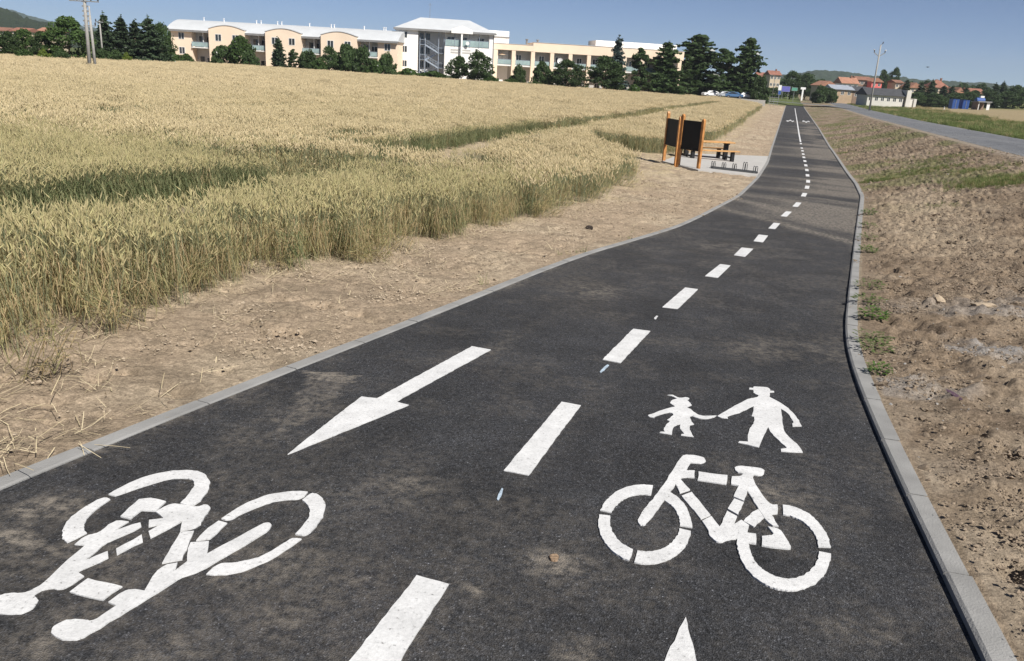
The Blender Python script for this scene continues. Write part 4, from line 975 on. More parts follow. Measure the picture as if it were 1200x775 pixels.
def cards(C_, size, seed, up=.3):
    r = np.random.default_rng(seed); n = len(C_)
    d = r.normal(size=(n,3)); d /= np.linalg.norm(d, axis=1)[:,None]; d[:,2] *= .8
    a = np.cross(d, r.normal(size=(n,3))); a /= np.linalg.norm(a, axis=1)[:,None]; b = np.cross(d, a); b /= np.linalg.norm(b, axis=1)[:,None]
    s = size*r.uniform(.6, 1.3, (n,1))
    V = np.stack([C_-a*s*.5, C_+b*s*.32, C_+a*s*.5, C_-b*s*.32], 1).reshape(-1,3)
    return V, np.arange(4*n).reshape(n,4)
def decid(seed, m, H=10., R=3.6, z0=.10, ncl=46, npc=80, leaf=.42, lumpy=1.0):
    ncl = int(ncl*1.6); leaf *= 1.25
    r = np.random.default_rng(seed); C_ = []
    for i in range(ncl):
        a = r.uniform(0, 6.283); t = r.uniform(0, 1)**.8; zz = z0+(1-z0)*t
        prof = math.sin(math.pi*min(1, (.12+.88*t))**.8)**.6 if t < 1 else 0
        rr = R*prof*(r.uniform(.25, 1)**.5)*(1+lumpy*.22*math.sin(3*a+seed)); c = np.array((rr*math.cos(a), rr*math.sin(a), H*zz*.96))
        cs = R*r.uniform(.20, .38)
        q = r.normal(size=(npc,3)); q = q/np.linalg.norm(q,axis=1)[:,None]*r.uniform(.35,1,(npc,1))**.6
        C_.append(c+q*cs*np.array((1,1,.75)))
    V, Fq = cards(np.concatenate(C_), leaf, seed)
    me = mesh_grid('crown', V, Fq); me.polygons.foreach_set('use_smooth', np.zeros(len(me.polygons), dtype=bool)); me.materials.append(m); return me
def conif(seed, m, H=10., R=2.3, z0=.03, leaf=.40, sparse=1.0):
    r = np.random.default_rng(seed); C_ = []
    z = z0
    while z < .985:
        rad = R*(1-z)**.60*(.66+.62*r.random())+.10; nb = int(8+9*(1-z))
        for b in range(nb):
            a = r.uniform(0, 6.283); L = rad*r.uniform(.45, 1.2)*(1+.18*math.sin(a*2+seed)); k = int((10+34*L/R)*sparse)
            t = r.random(k)**.7; sp_ = .10+.28*L*(1-t*.6)/2
            droop = -.22*L*t+.10*L*t*t
            C_.append(np.stack([math.cos(a)*L*t+r.normal(0, 1, k)*sp_*.5, math.sin(a)*L*t+r.normal(0, 1, k)*sp_*.5, H*z+droop+r.normal(0, .10, k)], 1))
        z += .030+.014*r.random()
    C_.append(np.array((0,0,H))+r.normal(size=(12,3))*np.array((.10,.10,.28)))
    V, Fq = cards(np.concatenate(C_), leaf, seed)
    me = mesh_grid('crown', V, Fq); me.polygons.foreach_set('use_smooth', np.zeros(len(me.polygons), dtype=bool)); me.materials.append(m); return me
def trunk_mesh(seed, H, r0, limbs, z1=.75):
    r = random.Random(seed); b = MB(); pts = [(r.gauss(0,.05)*i, r.gauss(0,.05)*i, H*z1*i/5) for i in range(6)]; pts[0] = (0,0,-.4)
    b.tube(pts, r0, 7, 0, r0*.25)
    for i in range(limbs):
        z = H*r.uniform(.2, .6); a = r.uniform(0, 6.283); L = H*r.uniform(.08, .15)
        b.tube([(0,0,z), (math.cos(a)*L*.5, math.sin(a)*L*.5, z+L*.35), (math.cos(a)*L, math.sin(a)*L, z+L*.9)], r0*.4, 5, 0, r0*.1)
    me = mesh_np('trunk', b.v, b.f, True); me.materials.append(M['bark']); return me
KINDS_ = {
 'oak': ([decid(1, LF['mid']), decid(2, LF['mid'], R=3.9)], [trunk_mesh(1,10,.24,6)], 7.4),
 'round': ([decid(3, LF['bright'], R=3.5, ncl=52), decid(4, LF['bright'], R=3.8, z0=.12)], [trunk_mesh(2,10,.22,6)], 7.2),
 'slim': ([decid(5, LF['mid'], R=1.9, z0=.12, ncl=34, leaf=.36), decid(6, LF['mid'], R=2.1, z0=.15, ncl=34, leaf=.36)], [trunk_mesh(3,10,.16,5)], 4.0),
 'spruce': ([conif(7, LF['dark']), conif(8, LF['dark'], R=2.6), conif(9, LF['dark'], R=2.1)], [trunk_mesh(4,10,.18,0,.95)], 3.5),
 'blue': ([conif(10, LF['blue'], R=2.2, sparse=.8)], [trunk_mesh(5,10,.16,0,.95)], 3.5),
 'ragged': ([conif(11, LF['mid'], R=2.2, z0=.06, leaf=.46, sparse=.8), conif(18, LF['mid'], R=2.0, z0=.06, leaf=.46, sparse=.7)], [trunk_mesh(6,10,.18,2,.95)], 3.3),
 'bush': ([decid(12, LF['mid'], H=4, R=2.2, z0=.05, ncl=36, npc=70, leaf=.34), decid(13, LF['mid'], H=4, R=2.4, z0=.05, ncl=36, npc=70, leaf=.34)], [trunk_mesh(7,4,.08,5,.6)], 4.6),
 'brightbush': ([decid(14, LF['bright'], H=4, R=2.2, z0=.04, ncl=34, npc=70, leaf=.34)], [trunk_mesh(8,4,.08,5,.6)], 4.5),
 'yellowbush': ([decid(15, LF['yellow'], H=4, R=2.2, z0=.04, ncl=30, npc=60, leaf=.34)], [trunk_mesh(9,4,.07,5,.6)], 4.5),
 'blossom': ([decid(16, LF['blossom'], H=4, R=1.9, z0=.08, ncl=34, npc=70, leaf=.32)], [trunk_mesh(10,4,.08,5,.7)], 3.9),
}
KH_ = {'bush':4,'brightbush':4,'yellowbush':4,'blossom':4}
tcount = 0
def tree(kind, px, top, wpx, D, label, name=None, group=None):
    global tcount; tcount += 1
    crowns, trunks, wn_ = KINDS_[kind]; H0 = KH_.get(kind, 10.)
    P = pt(px, top, D); g = ground_at(P.x, D); h = max(P.z-g, .8); w = wpx*D/F_PX
    nm = name or ('shrub' if kind in KH_ else ('spruce_tree' if kind in ('spruce','blue') else 'tree'))
    t = empty(nm, (P.x, D, g), random.uniform(0, 6.28)); t.scale = (w/wn_, w/wn_, h/H0)
    tag(t, label, 'shrub' if kind in KH_ else 'tree', group)
    link('crown', crowns[tcount % len(crowns)], t); link('trunk', trunks[0], t)
    return t
T = [
 ('oak',-14,34,34,118,'broad dark tree cut off by the left edge of the photo'),
 ('oak',8,37,26,120,'low rounded tree at the left edge, nearest to the frame'),('round',27,35,26,124,'second low rounded tree from the left edge'),('oak',47,37,24,122,'low rounded tree left of the tall broad tree'),
 ('round',78,21,44,122,'tall broad tree beside the utility poles at the far left'),('brightbush',28,59,24,112,'green bush under the low trees at the far left'),
 ('yellowbush',50,58,14,112,'yellow green bush under the trees at the far left'),('bush',70,60,20,114,'dark bush left of the nearest utility pole'),
 ('spruce',121,17,28,138,'pointed conifer right behind the utility poles'),('spruce',141,21,30,140,'second conifer to the right of the utility poles'),('spruce',157,25,26,142,'third conifer to the right of the utility poles'),('spruce',173,21,32,140,'fourth conifer from the utility poles, the fullest of the row'),('oak',188,28,24,144,'leafy tree right of the four conifers, next to the apartment block'),('oak',199,36,16,196,'dark tree half hidden behind the left end of the peach apartment block'),
 ('bush',118,58,20,128,'low hedge bush at the foot of the utility poles'),('bush',134,59,20,130,'low hedge bush under the conifers'),('yellowbush',148,62,10,128,'small yellow green bush left of the teal fence'),
 ('brightbush',203,63,18,168,'low green bush at the left corner of the apartment block'),('brightbush',218,64,18,168,'low green bush below the first ground floor window'),
 ('bush',259,54,24,168,'dark bush left of the pale blossoming shrub'),('blossom',281,44,30,166,'pale blossoming shrub in front of the apartment block'),('bush',292,60,18,164,'small dark bush right of the blossoming shrub'),
 ('spruce',326,45,20,166,'small pointed spruce in front of the apartment block'),('slim',343,57,14,166,'slim shrubby tree right of the small pointed spruce'),('bush',361,60,24,166,'rounded bush in front of the third balcony'),('brightbush',374,69,18,164,'low bright green bush between the rounded bush and the leafy tree'),
 ('oak',386,55,22,166,'leafy tree left of the big double shrub'),('bush',407,53,28,166,'left half of the big shrub mass near the white building'),('bush',425,56,26,166,'right half of the big shrub mass near the white building'),('brightbush',440,72,18,164,'low light bush left of the white building'),('bush',453,63,20,166,'rounded bush at the left corner of the white building'),
 ('brightbush',478,81,26,170,'low green growth at the foot of the white building'),('brightbush',508,84,34,168,'low green growth below the outside staircase'),
 ('oak',538,66,24,170,'left one of two trees before the white building'),('oak',561,61,32,168,'right one of two trees before the white building'),('brightbush',575,90,24,166,'low bush under the right tree of the white building'),
 ('bush',609,77,17,174,'bush before the second arch of the column building'),('bush',636,73,22,174,'bush before the third arch of the column building'),('oak',666,71,38,172,'wide dark tree before the fourth and fifth arch'),
 ('brightbush',600,93,22,172,'low bush at the first column of the column building'),('brightbush',628,96,22,172,'low bush left of the wide dark tree'),
 ('oak',711,66,38,176,'wide dark tree left of the blue spruce'),('blue',726,45,26,182,'blue grey spruce in front of the column building'),('slim',752,55,24,182,'slim tree right of the blue grey spruce'),('brightbush',744,100,14,178,'small bright bush under the slim tree'),
 ('ragged',784,50,38,188,'dark tree at the right end of the column building'),('oak',775,82,24,187,'low dark tree at the foot of the column building'),('ragged',820,41,60,211,'tallest and widest ragged tree right of the column building'),('oak',806,70,34,209,'dark leafy tree under the widest ragged tree'),('slim',851,56,42,213,'tree between the widest ragged tree and the lone tall one'),('oak',846,86,20,212,'low leafy tree right behind the parked cars'),
 ('ragged',880,45,38,212,'lone tall ragged conifer nearest to the cycle path'),('bush',893,90,20,203,'rounded bush right of the lone tall conifer'),('bush',868,92,18,216,'bush behind the rightmost white car'),
 ('oak',930,84,24,352,'left tree of the dark clump behind the billboards'),('oak',947,86,24,352,'right tree of the dark clump behind the billboards'),('bush',963,101,20,285,'bush behind the white roadside sign'),('bush',975,104,16,285,'bush left of the tan house with the grey roof'),('bush',908,103,18,345,'bush behind the lamp post at the path end'),
 ('oak',1037,82,14,420,'left tree of the pair standing above the coral house'),('oak',1051,80,14,420,'right tree of the pair standing above the coral house'),
 ('spruce',1064,94,14,330,'dark conifer left of the brown roof behind the dark roofed house'),('spruce',1081,97,15,300,'first dark conifer right of the white block'),('spruce',1094,95,16,300,'second dark conifer right of the white block, the highest there'),('spruce',1107,101,16,300,'third dark conifer right of the white block'),('spruce',1117,101,13,305,'fourth dark conifer right of the white block'),('spruce',1133,103,15,305,'conifer between the orange roof and the pink roof'),
 ('oak',1075,108,22,292,'dark low tree right beside the white block'),('oak',1097,110,26,292,'dark low tree under the conifers by the blue containers'),('oak',1143,106,18,330,'dark tree behind the blue and white tank'),
 ('oak',1160,106,26,300,'rounded dark tree right of the shed'),('spruce',1168,98,14,310,'narrow pointed conifer above the rounded dark tree'),('spruce',1177,96.5,13,310,'second narrow conifer near the right edge'),('oak',1183,107,28,300,'dark tree second from the right edge'),('oak',1206,108,30,300,'dark tree cut by the right edge of the photo'),
 ('oak',1122,109,26,296,'low dark tree between the blue containers and the conifers'),('oak',1137,108,24,296,'low dark tree just left of the blue and white tank'),('oak',1193,100,22,320,'tall dark tree near the right edge behind the others'),
]
for a in T:
    far = a[4] >= 280
    tree(a[0], a[1], a[2], a[3], a[4], a[5], group='trees around the town' if far else ('trees and bushes by the buildings' if a[1] > 195 else 'trees and bushes at the far left'))
# a low belt of woodland filling the ground between town and hills (nobody could count it)
nb = 900; bx_ = rng.uniform(-260, 620, nb); by_ = rng.uniform(430, 800, nb)
bp_, bf_ = project(np.stack([bx_, by_, 0*bx_], 1)); okb = (bp_[:,0] > -60) & (bp_[:,0] < 1260) & ((bp_[:,0] < 120) | (bp_[:,0] > 870)); bx_, by_ = bx_[okb], by_[okb]; n = len(bx_)
bv = [decid(40+i, LF['mid'], ncl=20, npc=30, leaf=1.1) for i in range(3)]
scatter('woodland_belt', np.stack([bx_, by_, G(bx_, by_)], 1), np.stack([0*bx_, 0*bx_, rng.uniform(0,6,n)], 1), rng.uniform(.55,.95,n)[:,None]*np.array((1.3,1.3,1))[None,:], rng.integers(0,3,n), bv, 'belt of far off trees behind the town and the fields')
# ------------------------------------------------------------------ buildings
class Facade:
    """a vertical facade plane between two points; photo pixels are read as (u along the facade, z above its ground)"""
    def __init__(s, pxa, Da, pxb, Db, pyg):
        A = pt(pxa, pyg, Da); B = pt(pxb, pyg, Db); s.A = Vector((A.x, A.y, 0)); s.e = Vector((B.x-A.x, B.y-A.y, 0)); s.len = s.e.length; s.e.normalize()
        s.gz = min(ground_at(A.x, A.y), ground_at(B.x, B.y))-.1; s.rz = math.atan2(s.e.y, s.e.x); s.n = Vector((s.e.y, -s.e.x, 0))
    def uz(s, px, py, off=0.0):
        """off: metres in front of the facade plane"""
        a, b = ray(px, py); d = Vector((a, 1, 0)); A = s.A+s.n*off
        t = A.dot(s.n)/d.dot(s.n); p = d*t; return (p-s.A).dot(s.e), CAM_H+b*t-s.gz
    def u(s, px, py=70): return s.uz(px, py)[0]
    def z(s, px, py): return s.uz(px, py)[1]
    def root(s, name): return empty(name, (s.A.x, s.A.y, s.gz), s.rz)
def window(par, u0, u1, z0, z1, y=0.0, panes=2, glass=None, fr=.09, dep=.10, lab=None):
    """frame standing 3 mm proud of the wall, glass set back in it"""
    b = MB(); yf = y-.03
    b.box(u0, u1, yf, yf+dep, z0, z0+fr); b.box(u0, u1, yf, yf+dep, z1-fr, z1)
    n = panes+1
    for i in range(n):
        c = u0+fr/2+(u1-u0-fr)*i/panes; b.box(c-fr/2, c+fr/2, yf, yf+dep, z0+fr, z1-fr)
    w = b.build('window', M['window_frame'], par)
    g = MB(); g.box(u0+fr*.5, u1-fr*.5, y-.012, y+.02, z0+fr*.5, z1-fr*.5); g.build('pane', glass or M['dark_glass'], w)
    return w
def glazing(par, name, u0, u1, y, z0, z1, m='teal_glass'):
    b = MB(); b.box(u0, u1, y-.03, y, z0+.08, z1-.06); r = b.build(name, M[m], par)
    h = MB(); h.box(u0, u1, y-.05, y+.02, z1-.06, z1); n = max(2, int((u1-u0)/1.2)+1)
    for i in range(n):
        c = u0+.03+(u1-u0-.06)*i/(n-1); h.box(c-.025, c+.025, y-.06, y-.035, z0, z1-.06)
    h.build('handrail', M['steel'], r); return r

# ---- long peach apartment block with curved metal roof
fa = Facade(202.5, 180, 466, 176, 70)
zx = lambda x: 190+x/4.138
zy = lambda y: 10+y/4.138
R1 = fa.root('apartment_block')
tag(R1, 'long peach apartment block with a curved white metal roof and balconies', 'apartment building')
eave = fa.z(zx(60), zy(103)); top_d = 2.3; depth = 13.0; Lf = fa.len
secs = [(50,150,'w'),(150,242,'r'),(242,412,'b'),(412,512,'r'),(512,682,'b'),(682,778,'r'),(778,950,'b'),(950,1045,'r'),(1045,1139,'w')]
zf1 = fa.z(zx(195), zy(188)); wz = [(fa.z(zx(98), zy(150)), fa.z(zx(98), zy(115))), (fa.z(zx(98), zy(221)), fa.z(zx(98), zy(186)))]
bays = []
for x0, x1, k in secs:
    u0, u1 = fa.u(zx(x0)), fa.u(zx(x1))
    if k == 'w': wall = MB(); wall.box(u0, u1, 0, depth, -.5, eave-.02); wall.build('end_wall', M['peach_render'], R1)
    elif k == 'b': bays.append((u0, u1))
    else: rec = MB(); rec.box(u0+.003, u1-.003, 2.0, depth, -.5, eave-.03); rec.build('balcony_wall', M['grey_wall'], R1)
roof = MB(); n = 14
prof = []
for i in range(n+1):
    t = i/n; prof.append((-.7+(depth+1.4)*t, eave+.02+top_d*math.sin(math.pi*t)**.8))
prof = prof+[(depth+.7, eave), (-.7, eave)]
roof.prism(prof, -.7, Lf+.2, axis='x'); ro = roof.build('roof', M['roof_sheet'], R1)
ev = MB(); ev.box(-.72, Lf+.22, -.74, -.702, eave-.30, eave+.10); ev.build('eave_board', M['eave_grey'], R1)
for i, (u0, u1) in enumerate(bays):
    b = MB(); zb = fa.z(zx(244), zy(97))-.1; poly = [(u0, -.5), (u1, -.5), (u1, zb)]+[(u1+(u0-u1)*k/10, zb+.75*math.sin(math.pi*k/10)) for k in range(1, 10)]+[(u0, zb)]
    b.prism(poly, -1.0, 6.0); bw = b.build('bay', M['peach_render'], R1)
    cpg = MB(); ar = [(u0-.12, zb+.01)]+[(u0+(u1-u0)*k/12, zb+.012+.75*math.sin(math.pi*k/12)) for k in range(0, 13)]+[(u1+.12, zb+.01)]
    ar = ar+[(x, z+.12) for x, z in ar[::-1]]; cpg.prism(ar, -1.1, 6.0); cpg.build('coping', M['roof_sheet'], bw)
    for f0, f1 in wz:
        for (a, c) in ((.18,.36),(.66,.84)): window(bw, u0+(u1-u0)*a, u0+(u1-u0)*c, f0, f1, -1.0)
for x0, x1, k in secs:
    u0, u1 = fa.u(zx(x0)), fa.u(zx(x1))
    if k == 'w':
        c = (u0+u1)/2
        for f0, f1 in wz: window(R1, c-.65, c+.65, f0, f1, 0)
    if k == 'r':
        s = MB(); s.box(u0+.004, u1-.004, -.35, 1.99, zf1-.22, zf1); s.build('balcony_slab', M['window_frame'], R1)
        for fz in (zf1, .12):
            glazing(R1, 'balcony_rail', u0+.05, u1-.05, -.28, fz, fz+1.0)
            d = MB(); d.box(u0+.7, u0+1.6, 1.93, 1.995, fz+.02, fz+2.15); d.build('door', M['dark_glass'], R1)
            window(R1, u0+2.1, u1-.5, fz+.9, fz+2.1, 2.0)
        p = MB(); p.box(u0+.55*(u1-u0), u0+.55*(u1-u0)+.14, .2, 1.9, zf1+.002, eave-.05); p.build('divider', M['window_frame'], R1)
for x, y in [(203,52),(300,60),(458,68),(480,70),(560,72),(580,74),(715,78),(820,92),(835,92),(980,98),(1075,106),(1085,107)]:
    u, z = fa.uz(zx(x), zy(y), -5.0); v = MB(); v.tube([(u, 5, eave+1.9), (u, 5, eave+2.75)], .11, 8); v.tube([(u, 5, eave+2.75), (u, 5, eave+2.87)], .18, 8); v.build('vent', M['sign_white'], ro)

# ---- white three storey building with outside staircase
fb = Facade(464.5, 181, 598, 184, 88)
wx = lambda x: 455+x/8.0
wy = lambda y: 20+y/8.0
R2 = fb.root('white_building'); tag(R2, 'white three storey building with hip roof, loggia and outside steel staircase', 'building')
U = lambda x, y=300: fb.uz(wx(x), wy(y))[0]
Zb = lambda x, y: fb.uz(wx(x), wy(y))[1]
ze = Zb(75, 100); dep2 = 14
u0, u1, u2, u3, u4 = U(70), U(278), U(528), U(944), U(990)
b = MB(); b.box(u0, u1, 0, dep2, -.5, ze-.02); b.box(u1+.002, u2, 5.2, dep2, -.5, ze-.02)
b.box(u3, u4, 0, dep2, -.5, ze-.02)
zl = Zb(750, 285); b.box(u2+.002, u3-.002, 0, dep2, -.5, zl); b.box(u2+.002, u3-.002, 2.2, dep2, zl, ze-.03)
b.build('wall', M['white_render'], R2)
rf = MB(); h2 = 2.6
V = [(u0-.5,-.6,ze), (u4+.4,-.6,ze), (u4+.4,dep2+.6,ze), (u0-.5,dep2+.6,ze), (u0+5.0,6.5,ze+h2), (u4-5.0,6.5,ze+h2)]
rf.add(V, [(0,1,5,4),(1,2,5),(2,3,4,5),(3,0,4),(0,3,2,1)]); rf2 = rf.build('roof', M['roof_sheet'], R2)
ev = MB(); ev.box(u0-.5, u4+.4, -.64, -.604, ze-.35, ze+.06); ev.build('eave_board', M['eave_grey'], R2)
an = MB(); an.tube([(u0+7, 6.5, ze+h2-.1), (u0+7, 6.5, ze+h2+3)], .04, 6); an.tube([(u0+6.6, 6.5, ze+h2+2.6), (u0+7.4, 6.5, ze+h2+2.6)], .03, 5); an.build('antenna', M['galv'], rf2)
pg = MB(); pu0, pu1 = U(585), U(785); pz0, pz1 = Zb(600,152), Zb(600,115)
pg.prism([(pu0,pz0),(pu1,pz0),(pu1,pz1),((pu0*.35+pu1*.65),pz1+.55),((pu0+pu1)/2,pz1+.75),((pu0*.65+pu1*.35),pz1+.55),(pu0,pz1)], -.95, -.645); pd = pg.build('pediment', M['white_render'], R2)
c = MB(); cu = U(685); c.box(cu-.17, cu+.17, -.85, -.5, Zb(685,370), pz0-.003); c.build('column', M['white_render'], R2)
for q in (620, 760, 850): c = MB(); c.tube([(U(q), -.12, zl), (U(q), -.12, ze-.05)], .06, 6); c.build('post', M['steel'], R2)
glazing(R2, 'loggia_rail', u2+.1, u3-.1, -.05, zl+.01, zl+1.35)
for q0, q1 in ((480,560),(700,740),(840,905)): window(R2, U(q0) if q0 > 560 else u2+.5, U(q1) if q0 > 560 else u2+2.2, zl+.6, zl+2.0, 2.2)
for i, yy in enumerate((165,300,435)):
    zc = Zb(150, yy); window(R2, U(125), U(178), zc-.68, zc+.68, 0)
    window(R2, u1+.35, u1+1.25, zc-.75, zc+.75, 5.2); window(R2, u1+1.6, u1+2.6, zc-.75, zc+.75, 5.2)
    if i: window(R2, u1+5.2, u1+6.4, zc-.75, zc+.75, 5.2)
for yy in (300, 325, 430, 460):
    w = MB(); 
    for k in range(2):
        a = U(585)+k*(U(685)-U(585)); w.box(a, a+U(672)-U(585), -.06, -.003, Zb(630, yy)-.30, Zb(630, yy))
    w.build('louvre', M['grey_wall'], R2)
dish = MB(); dish.tube([(U(740), -.5, zl+.75), (U(740), -.62, zl+.75)], .06, 12, 0, .38); dish.build('satellite_dish', M['sign_white'], R2)
lb_ = MB(); lb_.box(U(818), U(838), -.05, -.004, Zb(828,322), Zb(828,302)); lb_.build('vent_grille', M['door_dark'], R2)
st = MB(); sa, sb = u1+1.5, u2-1.25; zz = 0.0; lv = [0.1]
for yy in (385, 345+0, 250, 215, 120):
    pass
flr = [.05, 1.5, 3.0, 4.5, 6.0, 7.5]
land = MB()
for i in range(5):
    a, bq = (sb, sa) if i % 2 == 0 else (sa, sb); z0, z1 = flr[i], flr[i+1]; y = 1.0 if i % 2 == 0 else 2.1
    for k in range(9):
        t0, t1 = k/9, (k+1)/9; x0, x1 = a+(bq-a)*t0, a+(bq-a)*t1; zt = z0+(z1-z0)*t1; st.box(min(x0,x1), max(x0,x1), y-.5, y+.5, zt-.06, zt)
    for yo in (-.52, .52):
        st.beam((a, y+yo, z0-.05), (bq, y+yo, z1-.05), .06, .28); st.beam((a, y+yo, z0+1.0), (bq, y+yo, z1+1.0), .06, .06); st.beam((a, y+yo, z0+.55), (bq, y+yo, z1+.55), .04, .04)
        for k in range(6):
            t = k/5; st.beam((a+(bq-a)*t, y+yo, z0+(z1-z0)*t), (a+(bq-a)*t, y+yo, z0+(z1-z0)*t+1.0), .04)
    e = bq; s_ = 1 if bq == sb else -1; land.box(min(e, e+s_*1.1), max(e, e+s_*1.1), .45, 5.1, z1-.08, z1)
    land.box(min(e+s_*1.06, e+s_*1.1), max(e+s_*1.06, e+s_*1.1), .45, 5.1, z1+.95, z1+1.02); land.box(min(e, e+s_*1.1), max(e, e+s_*1.1), .42, .47, z1+.95, z1+1.02)
sr_ = st.build('staircase', M['steel'], R2)
land.build('landing', M['steel'], sr_)
pm = MB()
for (x, y) in ((sa-1.1,.45),(sa,.45),(sb,.45),(sb+1.1,.45)): pm.box(x-.06, x+.06, y-.06, y+.06, -.3, ze-.4)
pm.build('stair_post', M['steel'], sr_)
wb = MB(); bu0, bu1 = u4+.9, U(1150); wb.box(bu0-2.2, bu1, 5.0, 13, -.5, Zb(1050,120)); wb.build('rear_block', M['white_render'], R2)
fl_ = MB(); fl_.box(bu0-2.3, bu1+.15, 4.85, 13.1, Zb(1050,184), Zb(1050,176)); fl_.build('rear_ledge', M['eave_grey'], R2)
dp = MB(); dp.tube([(U(985), -.1, 0), (U(985), -.1, ze-.1)], .06, 6); dp.build('downpipe', M['galv'], R2)

# ---- sand coloured building with a two storey colonnade
fc_ = Facade(577.5, 186, 800, 192, 98)
cx_ = lambda x: 570+x/10.0
cy_ = lambda y: 40+y/10.0
R3 = fc_.root('colonnade_building'); tag(R3, 'sand coloured two storey building with tall square columns and green glass balconies', 'building')
U3 = lambda px: fc_.uz(px, 80)[0]
Z3 = lambda px, py: fc_.uz(px, py)[1]
zslab = Z3(590, 75.5); zbeam = Z3(590, 58.4); ztop1 = Z3(590, 51.2); ztop2 = ztop1+.62
d3 = 12
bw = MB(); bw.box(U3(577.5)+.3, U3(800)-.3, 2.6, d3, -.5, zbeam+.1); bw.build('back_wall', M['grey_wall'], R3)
fs = MB(); us = U3(623.5); fs.box(U3(577.5), us, 0, d3+.2, zbeam, ztop1); fs.box(us+.002, U3(800), -.02, d3+.2, zbeam-.05, ztop2); fs.build('parapet', M['sand_render'], R3)
cp = MB(); cp.box(U3(577.5)-.05, us-.01, -.08, .3, ztop1+.002, ztop1+.08); cp.box(us-.01, U3(800)+.05, -.10, .3, ztop2+.002, ztop2+.08); cp.build('coping', M['roof_sheet'], R3)
sl = MB(); sl.box(U3(577.5)+.4, U3(800)-.3, .25, 2.59, zslab-.3, zslab); sl.build('balcony_slab', M['window_frame'], R3)
cpx = [580.3, 601.3, 623.8, 646.3, 667.8, 689.5, 710.5, 731.5, 752.5, 774, 796]
cw = U3(603.4)-U3(599)
for q in cpx:
    c = MB(); u = U3(q); c.box(u-cw/2, u+cw/2, .02, .9, -.5, zbeam-.052); c.build('column', M['sand_render'], R3)
for i, (q0, q1) in enumerate(zip(cpx[:-1], cpx[1:])):
    a, e = U3(q0)+cw/2+.02, U3(q1)-cw/2-.02
    glazing(R3, 'balcony_rail', a, e, .30, zslab+.01, zslab+1.05)
    dv = MB(); dv.box(a+.02, a+.18, .95, 2.59, zslab+.003, zbeam-.01); dv.build('divider', M['window_frame'], R3)
    o = (.30, .12, .38, .25, .45)[i % 5]
    window(R3, a+(e-a)*o, a+(e-a)*(o+.36), zslab+.15, zslab+2.2, 2.6); window(R3, a+(e-a)*.58, a+(e-a)*.92, .3, 2.4, 2.6)
pb = MB(); pb.box(U3(704), U3(802), 7.0, 15, ztop2-.5, Z3(710,48.5)+.35); pb.build('penthouse', M['white_render'], R3)
for q in (618, 631): v = MB(); u = U3(q)+.4; v.tube([(u, 6, ztop1-.05), (u, 6, ztop1+1.2)], .22, 8); v.tube([(u,6,ztop1+1.2),(u,6,ztop1+1.4)], .34, 8); v.build('roof_vent', M['eave_grey'], R3)
# parasol and dish standing on that balcony
g = fc_.A+fc_.e*U3(588.5)+fc_.n*(-1.3); pr_ = empty('parasol', (g.x, g.y, fc_.gz+zslab+.004)); tag(pr_, 'beige parasol on the first balcony of the sand coloured building', 'parasol')
q = MB(); q.tube([(0,0,0),(0,0,2.3)], .03, 6); q.build('pole', M['galv'], pr_)
cvs_ = MB(); ring_ = [(1.0*math.cos(k*math.pi/4), 1.0*math.sin(k*math.pi/4), 1.95) for k in range(8)]; cvs_.add(ring_+[(0,0,2.35),(0,0,2.29)], [(k, (k+1) % 8, 8) for k in range(8)]+[((k+1) % 8, k, 9) for k in range(8)]); cvs_.build('canopy', M['canvas'], pr_)
g = fc_.A+fc_.e*U3(655.5)+fc_.n*(.16); ds = empty('satellite_dish', (g.x, g.y, fc_.gz+zslab+.9), fc_.rz); tag(ds, 'white satellite dish fixed to the balcony rail above the wide dark tree', 'satellite dish')
q = MB(); rr = [(.0,-.14)]; V = []; 
for j, (r_, y_) in enumerate(((.02,.0),(.35,-.05),(.62,-.15))): V += [(r_*math.cos(k*math.pi/8), y_, .45+r_*math.sin(k*math.pi/8)) for k in range(16)]
F_ = [(j*16+k, j*16+(k+1) % 16, (j+1)*16+(k+1) % 16, (j+1)*16+k) for j in range(2) for k in range(16)]+[tuple(range(16))]
q.add(V+[(x, y+.03, z) for x, y, z in V], F_+[tuple(48+i for i in f[::-1]) for f in F_]+[(32+k, 32+(k+1) % 16, 80+(k+1) % 16, 80+k) for k in range(16)]); q.build('reflector', M['sign_white'], ds)
q = MB(); q.tube([(0,.05,-.2),(0,.05,.4)], .04, 6); q.beam((0,.02,.1),(0,-.5,.3), .03); q.build('bracket', M['galv'], ds)

